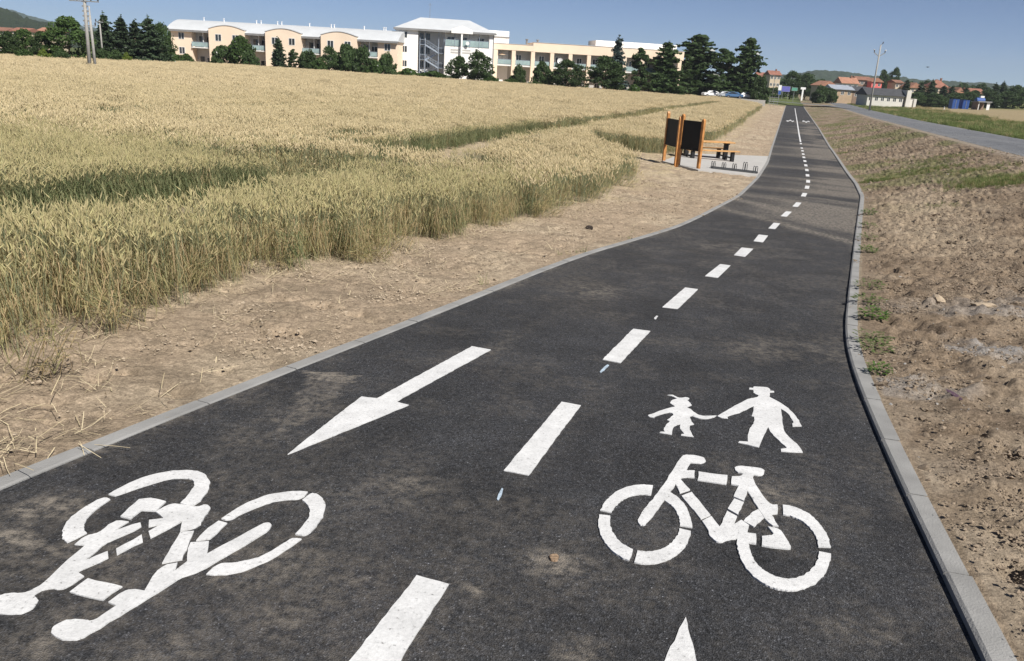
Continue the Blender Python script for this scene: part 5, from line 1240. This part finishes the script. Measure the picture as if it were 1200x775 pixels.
# ---- houses of the town
def house(px0, px1, eave_py, ridge_py, D, wall, roofm, label, ridge='x', depth=9., over=.5, chimney=False, nwin=3, name='house', floors=1, hip=0.0):
    P0, P1 = pt(px0, eave_py, D), pt(px1, eave_py, D); c = Vector(((P0.x+P1.x)/2, D, 0)); w = (P1.x-P0.x); g = ground_at(c.x, D)
    ze = max(P0.z, P1.z)*.5+min(P0.z, P1.z)*.5-g; zr_ = pt((px0+px1)/2, ridge_py, D+(depth/2 if ridge == 'x' else 0)).z-g
    ze = max(ze, 2.0); zr_ = max(zr_, ze+.6)
    r = empty(name, (c.x, D, g)); tag(r, label, 'house', 'houses of the town')
    b = MB(); b.box(-w/2, w/2, 0, depth, -.6, ze)
    if ridge == 'y' : b.prism([(-w/2, ze+.001), (w/2, ze+.001), (0, zr_-.1)], .002, depth-.002)
    else: b.prism([(0.0, ze+.001), (depth, ze+.001), (depth/2, zr_-.1)], -w/2+.002+hip, w/2-.002-hip, axis='x')
    b.build('wall', wall, r)
    f = MB(); t = .18
    if ridge == 'x':
        V = [(-w/2-over, -over, ze-.12), (w/2+over, -over, ze-.12), (w/2+over, depth+over, ze-.12), (-w/2-over, depth+over, ze-.12), (-w/2-over+hip*1.6, depth/2, zr_), (w/2+over-hip*1.6, depth/2, zr_)]
    else:
        V = [(-w/2-over, -over, ze-.12), (-w/2-over, depth+over, ze-.12), (w/2+over, depth+over, ze-.12), (w/2+over, -over, ze-.12), (0, -over+hip*1.6, zr_), (0, depth+over-hip*1.6, zr_)]
        V = [V[3], V[2], V[1], V[0], V[4], V[5]]
    V2 = [(x, y, z+t) for x, y, z in V]
    f.add(V+V2, [(6,7,11,10),(8,9,10,11),(7,8,11),(9,6,10),(1,0,4,5),(3,2,5,4),(0,1,7,6),(2,3,9,8),(1,2,8,7),(3,0,6,9)])
    ro = f.build('roof', roofm, r)
    if chimney: q = MB(); q.box(w*.18, w*.18+.6, depth*.42, depth*.42+.6, zr_-1.2, zr_+.9); q.build('chimney', M['tile_brown'], ro)
    for fl in range(floors):
        zt = ze-.55-2.9*fl
        if zt < 1.2: break
        for i in range(nwin):
            u = -w/2+w*(i+.5)/nwin; window(r, u-.55, u+.55, zt-1.25, zt, 0, 2)
    return r
house(903,915,88,83.5,380,M['cream'],M['tile_red'],'house with a red roof left of the dark tree clump, under the skyline','x',9,chimney=True,floors=2)
house(889,899,90,85.5,400,M['white_render'],M['tile_red'],'small house with a red roof half hidden by the lone tall conifer','x',9)
house(962,981,101,95.5,330,M['cream'],M['tile_orange'],'cream house with an orange gable roof left of the white orange roofed house','y',11,nwin=2)
house(987,1006,98,91.5,360,M['white_render'],M['tile_orange'],'white house with a long orange roof','x',9,chimney=True,nwin=3,floors=2)
house(1005,1021,94,90.5,370,M['brown_wall'],M['tile_brown'],'brown flat looking house between the orange roof and the coral house','x',8,nwin=4,floors=2)
house(1022,1034,96,92,365,M['coral'],M['tile_orange'],'bright coral painted house','y',9,nwin=2,floors=2)
house(976,1000,105,100.5,300,M['tan_wall'],M['roof_grey'],'low tan house with a pale grey roof','x',9,nwin=3)
house(1000,1017,107,102,300,M['brown_wall'],M['roof_dark'],'low dark brown house right behind the utility pole','x',8,nwin=2)
r_ = house(1017,1060,112.2,104.5,275,M['white_soft'],M['roof_dark'],'long low white house with a dark roof and a tall white end block','x',9,nwin=6)
zt_ = pt(1064,106,275).z-ground_at(r_.location.x, 275); ua = pt(1060,110,275).x-r_.location.x; ub = pt(1067,110,275).x-r_.location.x
q = MB(); q.box(ua+.53, ub, -.8, 8, -.6, zt_); q.build('end_block', M['white_soft'], r_)
q = MB(); q.box(ub+.002, ub+1.5, .2, 6, -.6, 2.6); q.box(ub+1.5, ub+2.3, -.2, 6, -.6, 2.9); q.build('porch', M['white_soft'], r_)
house(1050,1058,97,94.5,360,M['cream'],M['tile_brown'],'house with a brown roof behind the dark roofed house','x',8,nwin=2)
house(1067,1078,103,97.5,350,M['cream'],M['tile_orange'],'house with an orange roof left of the first conifers','y',9,nwin=2)
house(1085,1091,103,99.5,360,M['cream'],M['tile_red'],'sliver of a red roofed house between two conifers','y',9,nwin=2)
house(1096,1112,103,94.5,350,M['cream'],M['tile_red'],'tall house with a big red roof among the conifers','x',11,chimney=True,nwin=3,floors=2,hip=1.6)
house(1119,1129,110,103,340,M['cream'],M['tile_orange'],'house with a steep orange gable roof above the blue containers','y',9,nwin=2,floors=2)
house(1136,1154,109.5,104.5,350,M['cream'],M['tile_red'],'wide house with a pinkish red roof above the shed','x',9,nwin=4)
house(13,30,36.5,33,300,M['cream'],M['tile_red'],'first red roofed house in the trees at the far left','x',9,nwin=2)
house(44,62,36.5,33,310,M['cream'],M['tile_orange'],'second red roofed house in the trees at the far left','x',9,nwin=2)
house(-8,6,36,32.5,305,M['cream'],M['tile_brown'],'brown roofed house at the very left edge of the photo','x',9,nwin=2)
# ------------------------------------------------------------------ rest area
padpx = [(776,190.5),(800,181),(897.5,184.2),(893.5,207.5),(818,201)]
pp = [tuple(gh(*q))[:2] for q in padpx]
pp = [pp[0], pp[1], (float(XL(pp[2][1]))-KW-.01, pp[2][1]), (float(XL(pp[3][1]))-KW-.01, pp[3][1]), pp[4]]
_mid = [(float(XL(y))-KW-.01, y) for y in np.linspace(pp[2][1], pp[3][1], 8)][1:-1]
poly = pp[:3]+_mid+pp[3:]
def pad_z(x, y): return ground_at(x, y)+.07
vtx = [(x, y, pad_z(x, y)) for x, y in poly]; nn_ = len(vtx)
# fine grid clipped to the polygon keeps the slab lying on the slope
gxs = np.arange(min(p[0] for p in poly), max(p[0] for p in poly)+.4, .4); gys = np.arange(min(p[1] for p in poly), max(p[1] for p in poly)+.4, .4)
bm = bmesh.new(); vs_ = [bm.verts.new((x, y, 0)) for x, y in poly]; fpoly = bm.faces.new(vs_)
for x in gxs: bmesh.ops.bisect_plane(bm, geom=bm.verts[:]+bm.edges[:]+bm.faces[:], plane_co=(x,0,0), plane_no=(1,0,0))
for y in gys: bmesh.ops.bisect_plane(bm, geom=bm.verts[:]+bm.edges[:]+bm.faces[:], plane_co=(0,y,0), plane_no=(0,1,0))
for v in bm.verts: v.co.z = pad_z(v.co.x, v.co.y)
ex_ = bmesh.ops.extrude_face_region(bm, geom=bm.faces[:])
for e in ex_['geom']:
    if isinstance(e, bmesh.types.BMVert): e.co.z -= .25
bmesh.ops.recalc_face_normals(bm, faces=bm.faces)
me = bpy.data.meshes.new('paved_area'); bm.to_mesh(me); bm.free()
tag(link('paved_area', me, None, [mat('pale_paving', (.40,.39,.375), .08, 2.5, .9, bump=.15)]), 'pale grey paved rest area beside the path', kind='structure')

def board(px0, py0, px1, py1, top0, top1, ptop, pbot, label):
    a = gh(px0, py0); b = gh(px1, py1); d = Vector((b.x-a.x, b.y-a.y, 0)); L = d.length; d.normalize()
    r = empty('info_board', (a.x, a.y, a.z), math.atan2(d.y, d.x)); tag(r, label, 'information board', 'information boards at the rest area')
    za = pt(*top0, a.y).z-a.z; zb = pt(*top1, b.y).z-a.z; zg = b.z-a.z
    for (x, z0, z1, nm) in ((0, -.3, za, 'post'), (L, zg-.3, zb, 'post')):
        q = MB(); w = .07; q.box(x-w, x+w, -w, w, z0, z1-.09); q.prism([(x-w, z1-.09), (x+w, z1-.09), (x+w*.3, z1), (x-w*.3, z1)], -w, w); q.build(nm, M['wood'], r, bevel=.008)
    c0 = pt((px0+px1)/2, ptop, (a.y+b.y)/2).z-a.z; c1 = pt((px0+px1)/2, pbot, (a.y+b.y)/2).z-a.z
    q = MB(); q.box(.072, L-.072, -.03, .03, c1, c0); pn_ = q.build('panel', M['board_black'], r)
    q = MB(); q.box(.072, L-.072, -.045, .045, c0+.002, c0+.06); q.box(.072, L-.072, -.045, .045, c1-.06, c1-.002); q.build('rail', M['board_black'], pn_)
    return r
board(777.5,190,791.5,194.5,(781.5,130.5),(794.5,136.5),141.0,169.5,'left black information board between orange wooden posts')
board(794.5,195,818,199.5,(799.5,133.5),(823.5,139.5),143.0,174.5,'right black information board between orange wooden posts, nearer to the bike rack')

# picnic table with one bench on each side
ta = gh(808,186.5); tb = gh(858,191); td = Vector((tb.x-ta.x, tb.y-ta.y, 0)); TL = td.length; td.normalize()
tc_ = (ta+tb)/2; tz = pad_z(tc_.x, tc_.y)
r = empty('picnic_table', (tc_.x, tc_.y, tz), math.atan2(td.y, td.x)); tag(r, 'picnic table with orange wooden planks, black legs and benches on both sides', 'picnic table')
hl = TL/2+.25
ht = pt(845,166.5,tc_.y+.6).z-tz; ht = max(.85, min(ht, 1.25)); hs = ht*.56
for i in range(3): q = MB(); q.box(-hl, hl, .42+.27*i, .42+.27*i+.25, ht-.06, ht); q.build('table_plank', M['wood_top'], r, bevel=.006)
for k, (y0, y1) in enumerate(((-.30,.06),(1.50,1.86))): q = MB(); q.box(-hl, hl, y0, (y0+y1)/2-.01, hs-.055, hs); q.box(-hl, hl, (y0+y1)/2+.01, y1, hs-.055, hs); q.build('bench_seat', M['wood_top'], r, bevel=.006)
for x in (-hl+.35, hl-.35):
    q = MB(); q.box(x-.11, x+.11, .70, .92, -.1, ht-.062); q.box(x-.05, x+.05, .44, 1.18, ht-.14, ht-.062); q.build('leg', M['iron_black'], r, bevel=.01)
    for y in (-.12, 1.68): q = MB(); q.box(x-.09, x+.09, y-.10, y+.10, -.1, hs-.057); q.build('bench_leg', M['iron_black'], r, bevel=.01)
    q = MB(); q.box(x-.04, x+.04, -.1, 1.7, .10, .17); q.build('foot_bar', M['iron_black'], r)
# bike rack
ka = gh(834.5,199.5); kb = gh(887,205.5); kd = Vector((kb.x-ka.x, kb.y-ka.y, 0)); KL = kd.length; kd.normalize(); kz = pad_z((ka.x+kb.x)/2, (ka.y+kb.y)/2)
r = empty('bike_rack', (ka.x, ka.y, pad_z(ka.x, ka.y)), math.atan2(kd.y, kd.x)); tag(r, 'low dark steel bike rack with five wheel holders on the paved area', 'bike rack')
dz = pad_z(kb.x, kb.y)-pad_z(ka.x, ka.y)
q = MB(); q.beam((0,0,.05),(KL,0,.05+dz), .08, .08); q.beam((0,.42,.05),(KL,.42,.05+dz), .06, .06); q.beam((0,0,.05),(0,.42,.05), .06, .06); q.beam((KL,0,.05+dz),(KL,.42,.05+dz), .06, .06); q.build('base_frame', M['rack_grey'], r)
for i in range(5):
    x = .06+(KL-.12)*i/4; hh = .40 if i == 3 else .27; q = MB(); zz = dz*x/KL+.05
    for o in (-.055, .055):
        q.tube([(x+o,.0,zz),(x+o,.0,zz+hh*.8),(x+o,.06,zz+hh),(x+o,.30,zz+hh),(x+o,.40,zz+hh*.8),(x+o,.42,zz)], .016, 6)
    q.build('wheel_holder', M['rack_grey'], r)

# ------------------------------------------------------------------ utility poles
def pole(px_b, py_b, D, px_t, py_t, label, name='utility_pole', r0=.17, r1=.10, arms=(), twin=False, bands=0, m='concrete'):
    B0 = pt(px_b, py_b, D); g = ground_at(B0.x, D); T = pt(px_t, py_t, D); r = empty(name, (B0.x, D, g)); tag(r, label, 'utility pole')
    tp = Vector((T.x-B0.x, 0, T.z-g)); q = MB(); q.tube([(0,0,-.5), tuple(tp*.5), tuple(tp)], r0, 10, 0, r1); q.build('pole', M[m], r, smooth=True)
    if twin: q = MB(); q.tube([(.50,.3,-.5), tuple(tp*.70+Vector((.30,.25,0)))], r0*.8, 10, 0, r1*.8); q.build('strut', M[m], r, smooth=True)
    if bands:
        for i in range(bands):
            t = .52+.46*i/bands; c = tp*t; q = MB(); q.beam((c.x-r0*1.5, c.y, c.z), (c.x+r0*1.5, c.y, c.z), .14, .16); q.build('band', M['galv'], r)
    for (f, half, ins) in arms:
        c = tp*f; q = MB(); q.beam((c.x-half, c.y-.12, c.z), (c.x+half, c.y-.12, c.z), .11, .11); ar = q.build('crossarm', M['galv'], r)
        for k in range(ins):
            x = c.x-half+.08+(2*half-.16)*k/(ins-1); q = MB(); q.tube([(x, c.y-.12, c.z+.06), (x, c.y-.12, c.z+.18), (x, c.y-.12, c.z+.30)], .06, 8, 0, .11); q.tube([(x, c.y-.12, c.z+.30), (x, c.y-.12, c.z+.45)], .09, 8, 0, .04); q.build('insulator', M['insulator'], ar)
    return r
pole(105.5,84,92,98,-12,'nearest concrete utility pole in the wheat with banded steel rungs and a crossarm', r0=.2, r1=.15, arms=((.865,1.55,5),), twin=True, bands=8)
pole(110.2,69,108,104.3,7,'slim utility pole right behind the nearest banded one', r0=.17, r1=.08, arms=((.69,.7,3),))
pole(120.2,62,132,116.6,24.5,'shorter utility pole in front of the first conifer', r0=.15, r1=.10, arms=((.97,.6,2),))
def right_pole():
    D = 190; B0 = pt(1020.5,119.5,D); g = ground_at(B0.x, D); T = pt(1032.3,53,D); r = empty('utility_pole', (B0.x, D, g)); tag(r, 'leaning utility pole beside the road with two raised insulator arms', 'utility pole')
    tp = Vector((T.x-B0.x, 0, T.z-g)); q = MB(); q.tube([(0,0,-.5), tuple(tp*.5), tuple(tp)], .21, 10, 0, .14); q.build('pole', M['concrete'], r, smooth=True)
    c = tp*.83
    for s in (-1, 1):
        e = c+Vector((s*1.15, 0, .75)); q = MB(); q.beam(tuple(c), tuple(e), .16, .16); ar = q.build('crossarm', M['galv'], r)
        q = MB(); q.tube([tuple(e), tuple(e+Vector((0,0,.25))), tuple(e+Vector((0,0,.5)))], .08, 8, 0, .13); q.tube([tuple(e+Vector((0,0,.5))), tuple(e+Vector((s*.25,0,.62)))], .12, 8, 0, .06); q.build('insulator', M['insulator'], ar)
    q = MB(); q.beam(tuple(tp), tuple(tp+Vector((.35,0,.3))), .09, .09); ar = q.build('crossarm', M['galv'], r); e = tp+Vector((.35,0,.3))
    q = MB(); q.tube([tuple(e), tuple(e+Vector((.1,0,.4)))], .13, 8, 0, .08); q.build('insulator', M['insulator'], ar)
right_pole()

# ------------------------------------------------------------------ roadside things at the far end
def panel_sign(name, px, top, bot, wpx, D, m, label, cat='sign', posts=2, frame='galv'):
    P = pt(px, top, D); Q = pt(px, bot, D); g = ground_at(P.x, D); w = wpx*D/F_PX; r = empty(name, (P.x, D, g)); tag(r, label, cat)
    z1, z0 = P.z-g, Q.z-g; z0 = max(z0, .5)
    q = MB(); q.box(-w/2, w/2, -.05, .05, z0, z1); pn_ = q.build('panel', M[m], r)
    q = MB(); t = .09; q.box(-w/2-t, w/2+t, -.06, .06, z1+.002, z1+t); q.box(-w/2-t, w/2+t, -.06, .06, z0-t, z0-.002); q.box(-w/2-t, -w/2-.002, -.06, .06, z0, z1); q.box(w/2+.002, w/2+t, -.06, .06, z0, z1); q.build('frame', M[frame], pn_)
    for x in ((0,) if posts == 1 else (-w*.35, w*.35)): q = MB(); q.box(x-.06, x+.06, .065, .18, -.4, z1-.1); q.build('post', M['galv'], r)
    return r
panel_sign('billboard',921.5,101.5,107.5,9,330,'violet_paint','violet blue billboard beside the far road, left of the clump of trees','billboard')
panel_sign('advert_panel',914.5,100,106,3.4,325,'sign_white','narrow white panel at the left of the violet billboard','billboard',1)
panel_sign('blue_panel',914,106.3,111,3,320,'blue_paint','small blue panel standing below the narrow white one','sign',1)
panel_sign('direction_sign',931.5,103,106.5,6,300,'sign_green','green and white direction sign on a post where the path ends','traffic sign',1)
def tsign():
    D = 330; P = pt(941.5,102.5,D); g = ground_at(P.x, D); h = P.z-g; r = empty('roadside_sign', (P.x, D, g)); tag(r, 'white T shaped roadside sign right of the green direction sign', 'sign')
    q = MB(); q.box(-.95, .95, -.1, .1, h-.8, h); q.build('panel', M['sign_white'], r); q = MB(); q.box(-.3, .3, -.09, .09, -.3, h-.802); q.build('pillar', M['sign_white'], r)
tsign()
def lamp():
    D = 228; P = pt(908.5,89,D); g = ground_at(P.x, D); h = P.z-g; r = empty('street_lamp', (P.x, D, g)); tag(r, 'thin grey street lamp at the far end of the path', 'street lamp')
    q = MB(); q.tube([(0,0,-.4),(0,0,h*.9),(-.1,0,h)], .085, 8, 0, .05); q.build('pole', M['galv'], r, smooth=True); q = MB(); q.tube([(-.1,0,h),(-.9,0,h+.15)], .03, 6); q.box(-1.4,-.8,-.12,.12,h+.1,h+.22); q.build('lamp_head', M['galv'], r)
lamp()
def railing(name, pa, pb, D0, D1, h, m, label, cat, bars=3, step=1.6):
    A = pt(pa[0], pa[1], D0); B = pt(pb[0], pb[1], D1); ga, gb = ground_at(A.x, D0), ground_at(B.x, D1); d = Vector((B.x-A.x, D1-D0, 0)); L = d.length
    r = empty(name, (A.x, D0, ga), math.atan2(d.y, d.x)); tag(r, label, cat); dz = gb-ga; n = max(2, int(L/step)+1)
    for i in range(n):
        x = L*i/(n-1); q = MB(); q.box(x-.04, x+.04, -.04, .04, -.3+dz*x/L, h+dz*x/L); q.build('post', M[m], r)
    for k in range(bars): z = h*(k+1)/bars-.04; q = MB(); q.beam((0,0,z),(L,0,z+dz), .05, .06); q.build('rail', M[m], r)
railing('railing',(897,117),(912,116),214,218,2.0,'galv','grey metal railing where the path meets the car park','railing',4)
railing('mesh_fence',(152,66),(184,68),150,152,1.9,'teal_fence','teal green fence between the conifers and the apartment block','fence',9,1.3)
railing('garden_fence',(196,66),(203.5,66),168,168,2.9,'teal_fence','short teal screen at the left corner of the apartment block','fence',12,.7)
mk = gh(1106,129.5); r = empty('marker_post', tuple(mk)); tag(r, 'short white marker post in the grass across the road', 'marker post')
q = MB(); q.box(-.09,.09,-.06,.06,-.2,.95); q.build('post', M['sign_white'], r); q = MB(); q.box(-.092,.092,-.062,.062,.62,.78); q.build('band', M['iron_black'], r)
# ------------------------------------------------------------------ containers, tank and shed at the right
def container(px0, px1, top, D, m, label):
    P0, P1 = pt(px0, top, D), pt(px1, top, D); g = ground_at((P0.x+P1.x)/2, D); w = P1.x-P0.x; h = P0.z-g; r = empty('container', ((P0.x+P1.x)/2, D, g)); tag(r, label, 'container', 'blue containers')
    q = MB(); 
    for k in range(9):
        x = -w/2+w*k/9; q.box(x+.01, x+w/9-.01, 0 if k % 2 else .05, 2.4, 0, h-.1)
    q.build('body', M[m], r); q = MB(); q.box(-w/2-.03, w/2+.03, -.06, 2.45, h-.098, h); q.build('lid', M[m], r)
    q = MB(); q.box(-.05,.05,-.05,-.005,.2,h-.2); q.build('door_bar', M['galv'], r)
container(1117.5,1125,116.2,268,'blue_paint','left blue container in front of the conifers')
container(1129.5,1137,117.3,268,'blue_paint','right blue container, a little lower than the left one')
def tank():
    D = 280; P = pt(1149.5,112.5,D); g = ground_at(P.x, D); h = P.z-g; r = empty('tank', (P.x, D, g)); tag(r, 'blue and white tank raised behind the shed', 'tank')
    q = MB(); q.tube([(-1.3,0,h-1.6),(1.3,0,h-1.6)], 1.0, 14); q.build('body', M['blue_paint'], r, smooth=False); q = MB(); q.box(-.2,1.0,-.5,.5,h-.62,h); q.build('cap', M['sign_white'], r)
    q = MB(); 
    for x in (-1, 1): q.box(x-.1, x+.1, -.7, .7, -.2, h-2.2)
    q.build('stand', M['galv'], r)
tank()
def shed():
    D = 262; P0, P1 = pt(1147,119.5,D), pt(1161,119.5,D); g = ground_at(P0.x, D); w = P1.x-P0.x; h = P0.z-g; r = empty('shed', ((P0.x+P1.x)/2, D, g)); tag(r, 'open fronted dark shed with white posts beside the blue tank', 'shed')
    q = MB(); q.box(-w/2, w/2, 3.4, 3.6, -.2, h-.1); q.box(-w/2, -w/2+.15, 0, 3.4, -.2, h-.1); q.build('wall', M['brown_wall'], r)
    q = MB(); q.prism([(-.4,h-.1),(3.9,h-.1),(3.9,h+.1),(-.4,h+.25)], -w/2-.3, w/2+.3, axis='x'); q.build('roof', M['eave_grey'], r)
    q = MB(); q.box(w/2-.9, w/2, 0, .15, -.2, h-.102); q.build('post', M['sign_white'], r); q = MB(); q.box(-w/2+.16, -w/2+.35, 0, .15, -.2, h-.102); q.build('post', M['sign_white'], r)
shed()
# ------------------------------------------------------------------ parked cars under the trees
CPZ = -1.5
q = MB(); q.box(39.5, 56.0, 200.5, 207.6, -4.2, CPZ); tag(q.build('car_park', M['concrete']), 'raised paved strip for parked cars behind the wheat', kind='structure')
def car(px, D, rz, m, label):
    P = pt(px, 112, D); g = CPZ+.004; r = empty('parked_car', (P.x, D, g), rz); tag(r, label, 'car', 'cars parked under the trees')
    prof = [(-2.1,.35),(-2.15,.62),(-2.05,.86),(-1.45,.98),(-.75,1.42),(.55,1.46),(1.25,1.32),(1.75,.98),(2.1,.90),(2.14,.55),(2.05,.32)]
    V = []; Fs = []; ws = []
    for x, z in prof: w = .84 if z < 1.0 else .66; V += [(x,-w,z),(x,w,z)]
    n = len(prof)
    for i in range(n): j = (i+1) % n; Fs.append((2*i, 2*j, 2*j+1, 2*i+1))
    b = MB(); b.add(V, Fs+[tuple(2*i for i in range(n))[::-1], tuple(2*i+1 for i in range(n))]); b.build('body', m, r, bevel=.05)
    q = MB()
    for s in (-1, 1): q.add([(-1.30,s*.775,1.0),(-.72,s*.69,1.37),(.5,s*.69,1.40),(1.12,s*.70,1.27),(1.5,s*.79,1.0)], [(0,1,2,3,4)])
    q.add([(-1.50,-.70,1.0),(-1.50,.70,1.0),(-.80,.60,1.405),(-.80,-.60,1.405)], [(0,1,2,3)]); q.add([(1.29,-.6,1.315),(1.29,.6,1.315),(1.77,.7,.995),(1.77,-.7,.995)], [(0,1,2,3)])
    q.build('windows', M['dark_glass'], r)
    for x in (-1.32, 1.30):
        for s in (-1, 1):
            q = MB(); q.tube([(x, s*.70, .32), (x, s*.88, .32)], .32, 16); w = q.build('wheel', M['rubber'], r); q = MB(); q.tube([(x, s*.87, .32), (x, s*.895, .32)], .19, 12); q.build('rim', M['rim'], w)
    for s in (-.6, .6): q = MB(); q.box(-2.14,-2.06,s-.16,s+.16,.66,.80); q.build('headlight', M['sign_white'], r)
    return r
car(833,204,.25,M['car_white'],'white car parked under the widest conifer, leftmost of the cars')
car(848,204.5,.3,M['car_silver'],'silver car parked right of the white car')
car(860.5,204,2.9,M['car_blue'],'blue grey car parked between the silver and the rightmost car')
car(873,204.5,.2,M['car_white'],'rightmost white car, close to the lone tall conifer')
# ------------------------------------------------------------------ small bird in the sky
P = pt(1087,79,90); r = empty('bird', tuple(P), 2.4); tag(r, 'small dark bird gliding in the sky above the right trees', 'bird')
b = MB(); b.tube([(-.16,0,0),(-.05,0,.015),(.08,0,.01),(.17,0,0)], .02, 6, 0, .012); b.tube([(-.05,0,.01),(.05,0,.012)], .045, 6, 0, .04); b.add([(.15,-.02,0),(.30,-.06,0),(.30,.06,0),(.15,.02,0),(.15,-.02,-.006),(.30,-.06,-.006),(.30,.06,-.006),(.15,.02,-.006)], [(0,1,2,3),(7,6,5,4),(0,4,5,1),(1,5,6,2),(2,6,7,3),(3,7,4,0)])
for s in (-1, 1):
    w = [(-.06,s*.03,.01),(-.09,s*.22,.07),(-.02,s*.42,.04),(.04,s*.22,.06),(.07,s*.03,.01)]; b.add(w+[(x,y,z-.008) for x,y,z in w], [(0,1,2,3,4),(9,8,7,6,5),(0,5,6,1),(1,6,7,2),(2,7,8,3),(3,8,9,4),(4,9,5,0)])
b.build('body', M['bird'], r)

# ------------------------------------------------------------------ light summer haze over the whole scene
hz_ = MB(); hz_.box(-2900, 2900, -90, 3300, -16, 125); hzm = bpy.data.materials.new('haze_air'); n, l = nodes_of(hzm)
n.remove(n['Principled BSDF']); pv = n.new('ShaderNodeVolumePrincipled'); pv.inputs['Color'].default_value = (.86,.92,1.0,1); pv.inputs['Density'].default_value = .00015; pv.inputs['Anisotropy'].default_value = .2
l.new(pv.outputs[0], n['Material Output'].inputs['Volume'])
tag(hz_.build('haze', hzm), 'thin summer haze', kind='stuff')
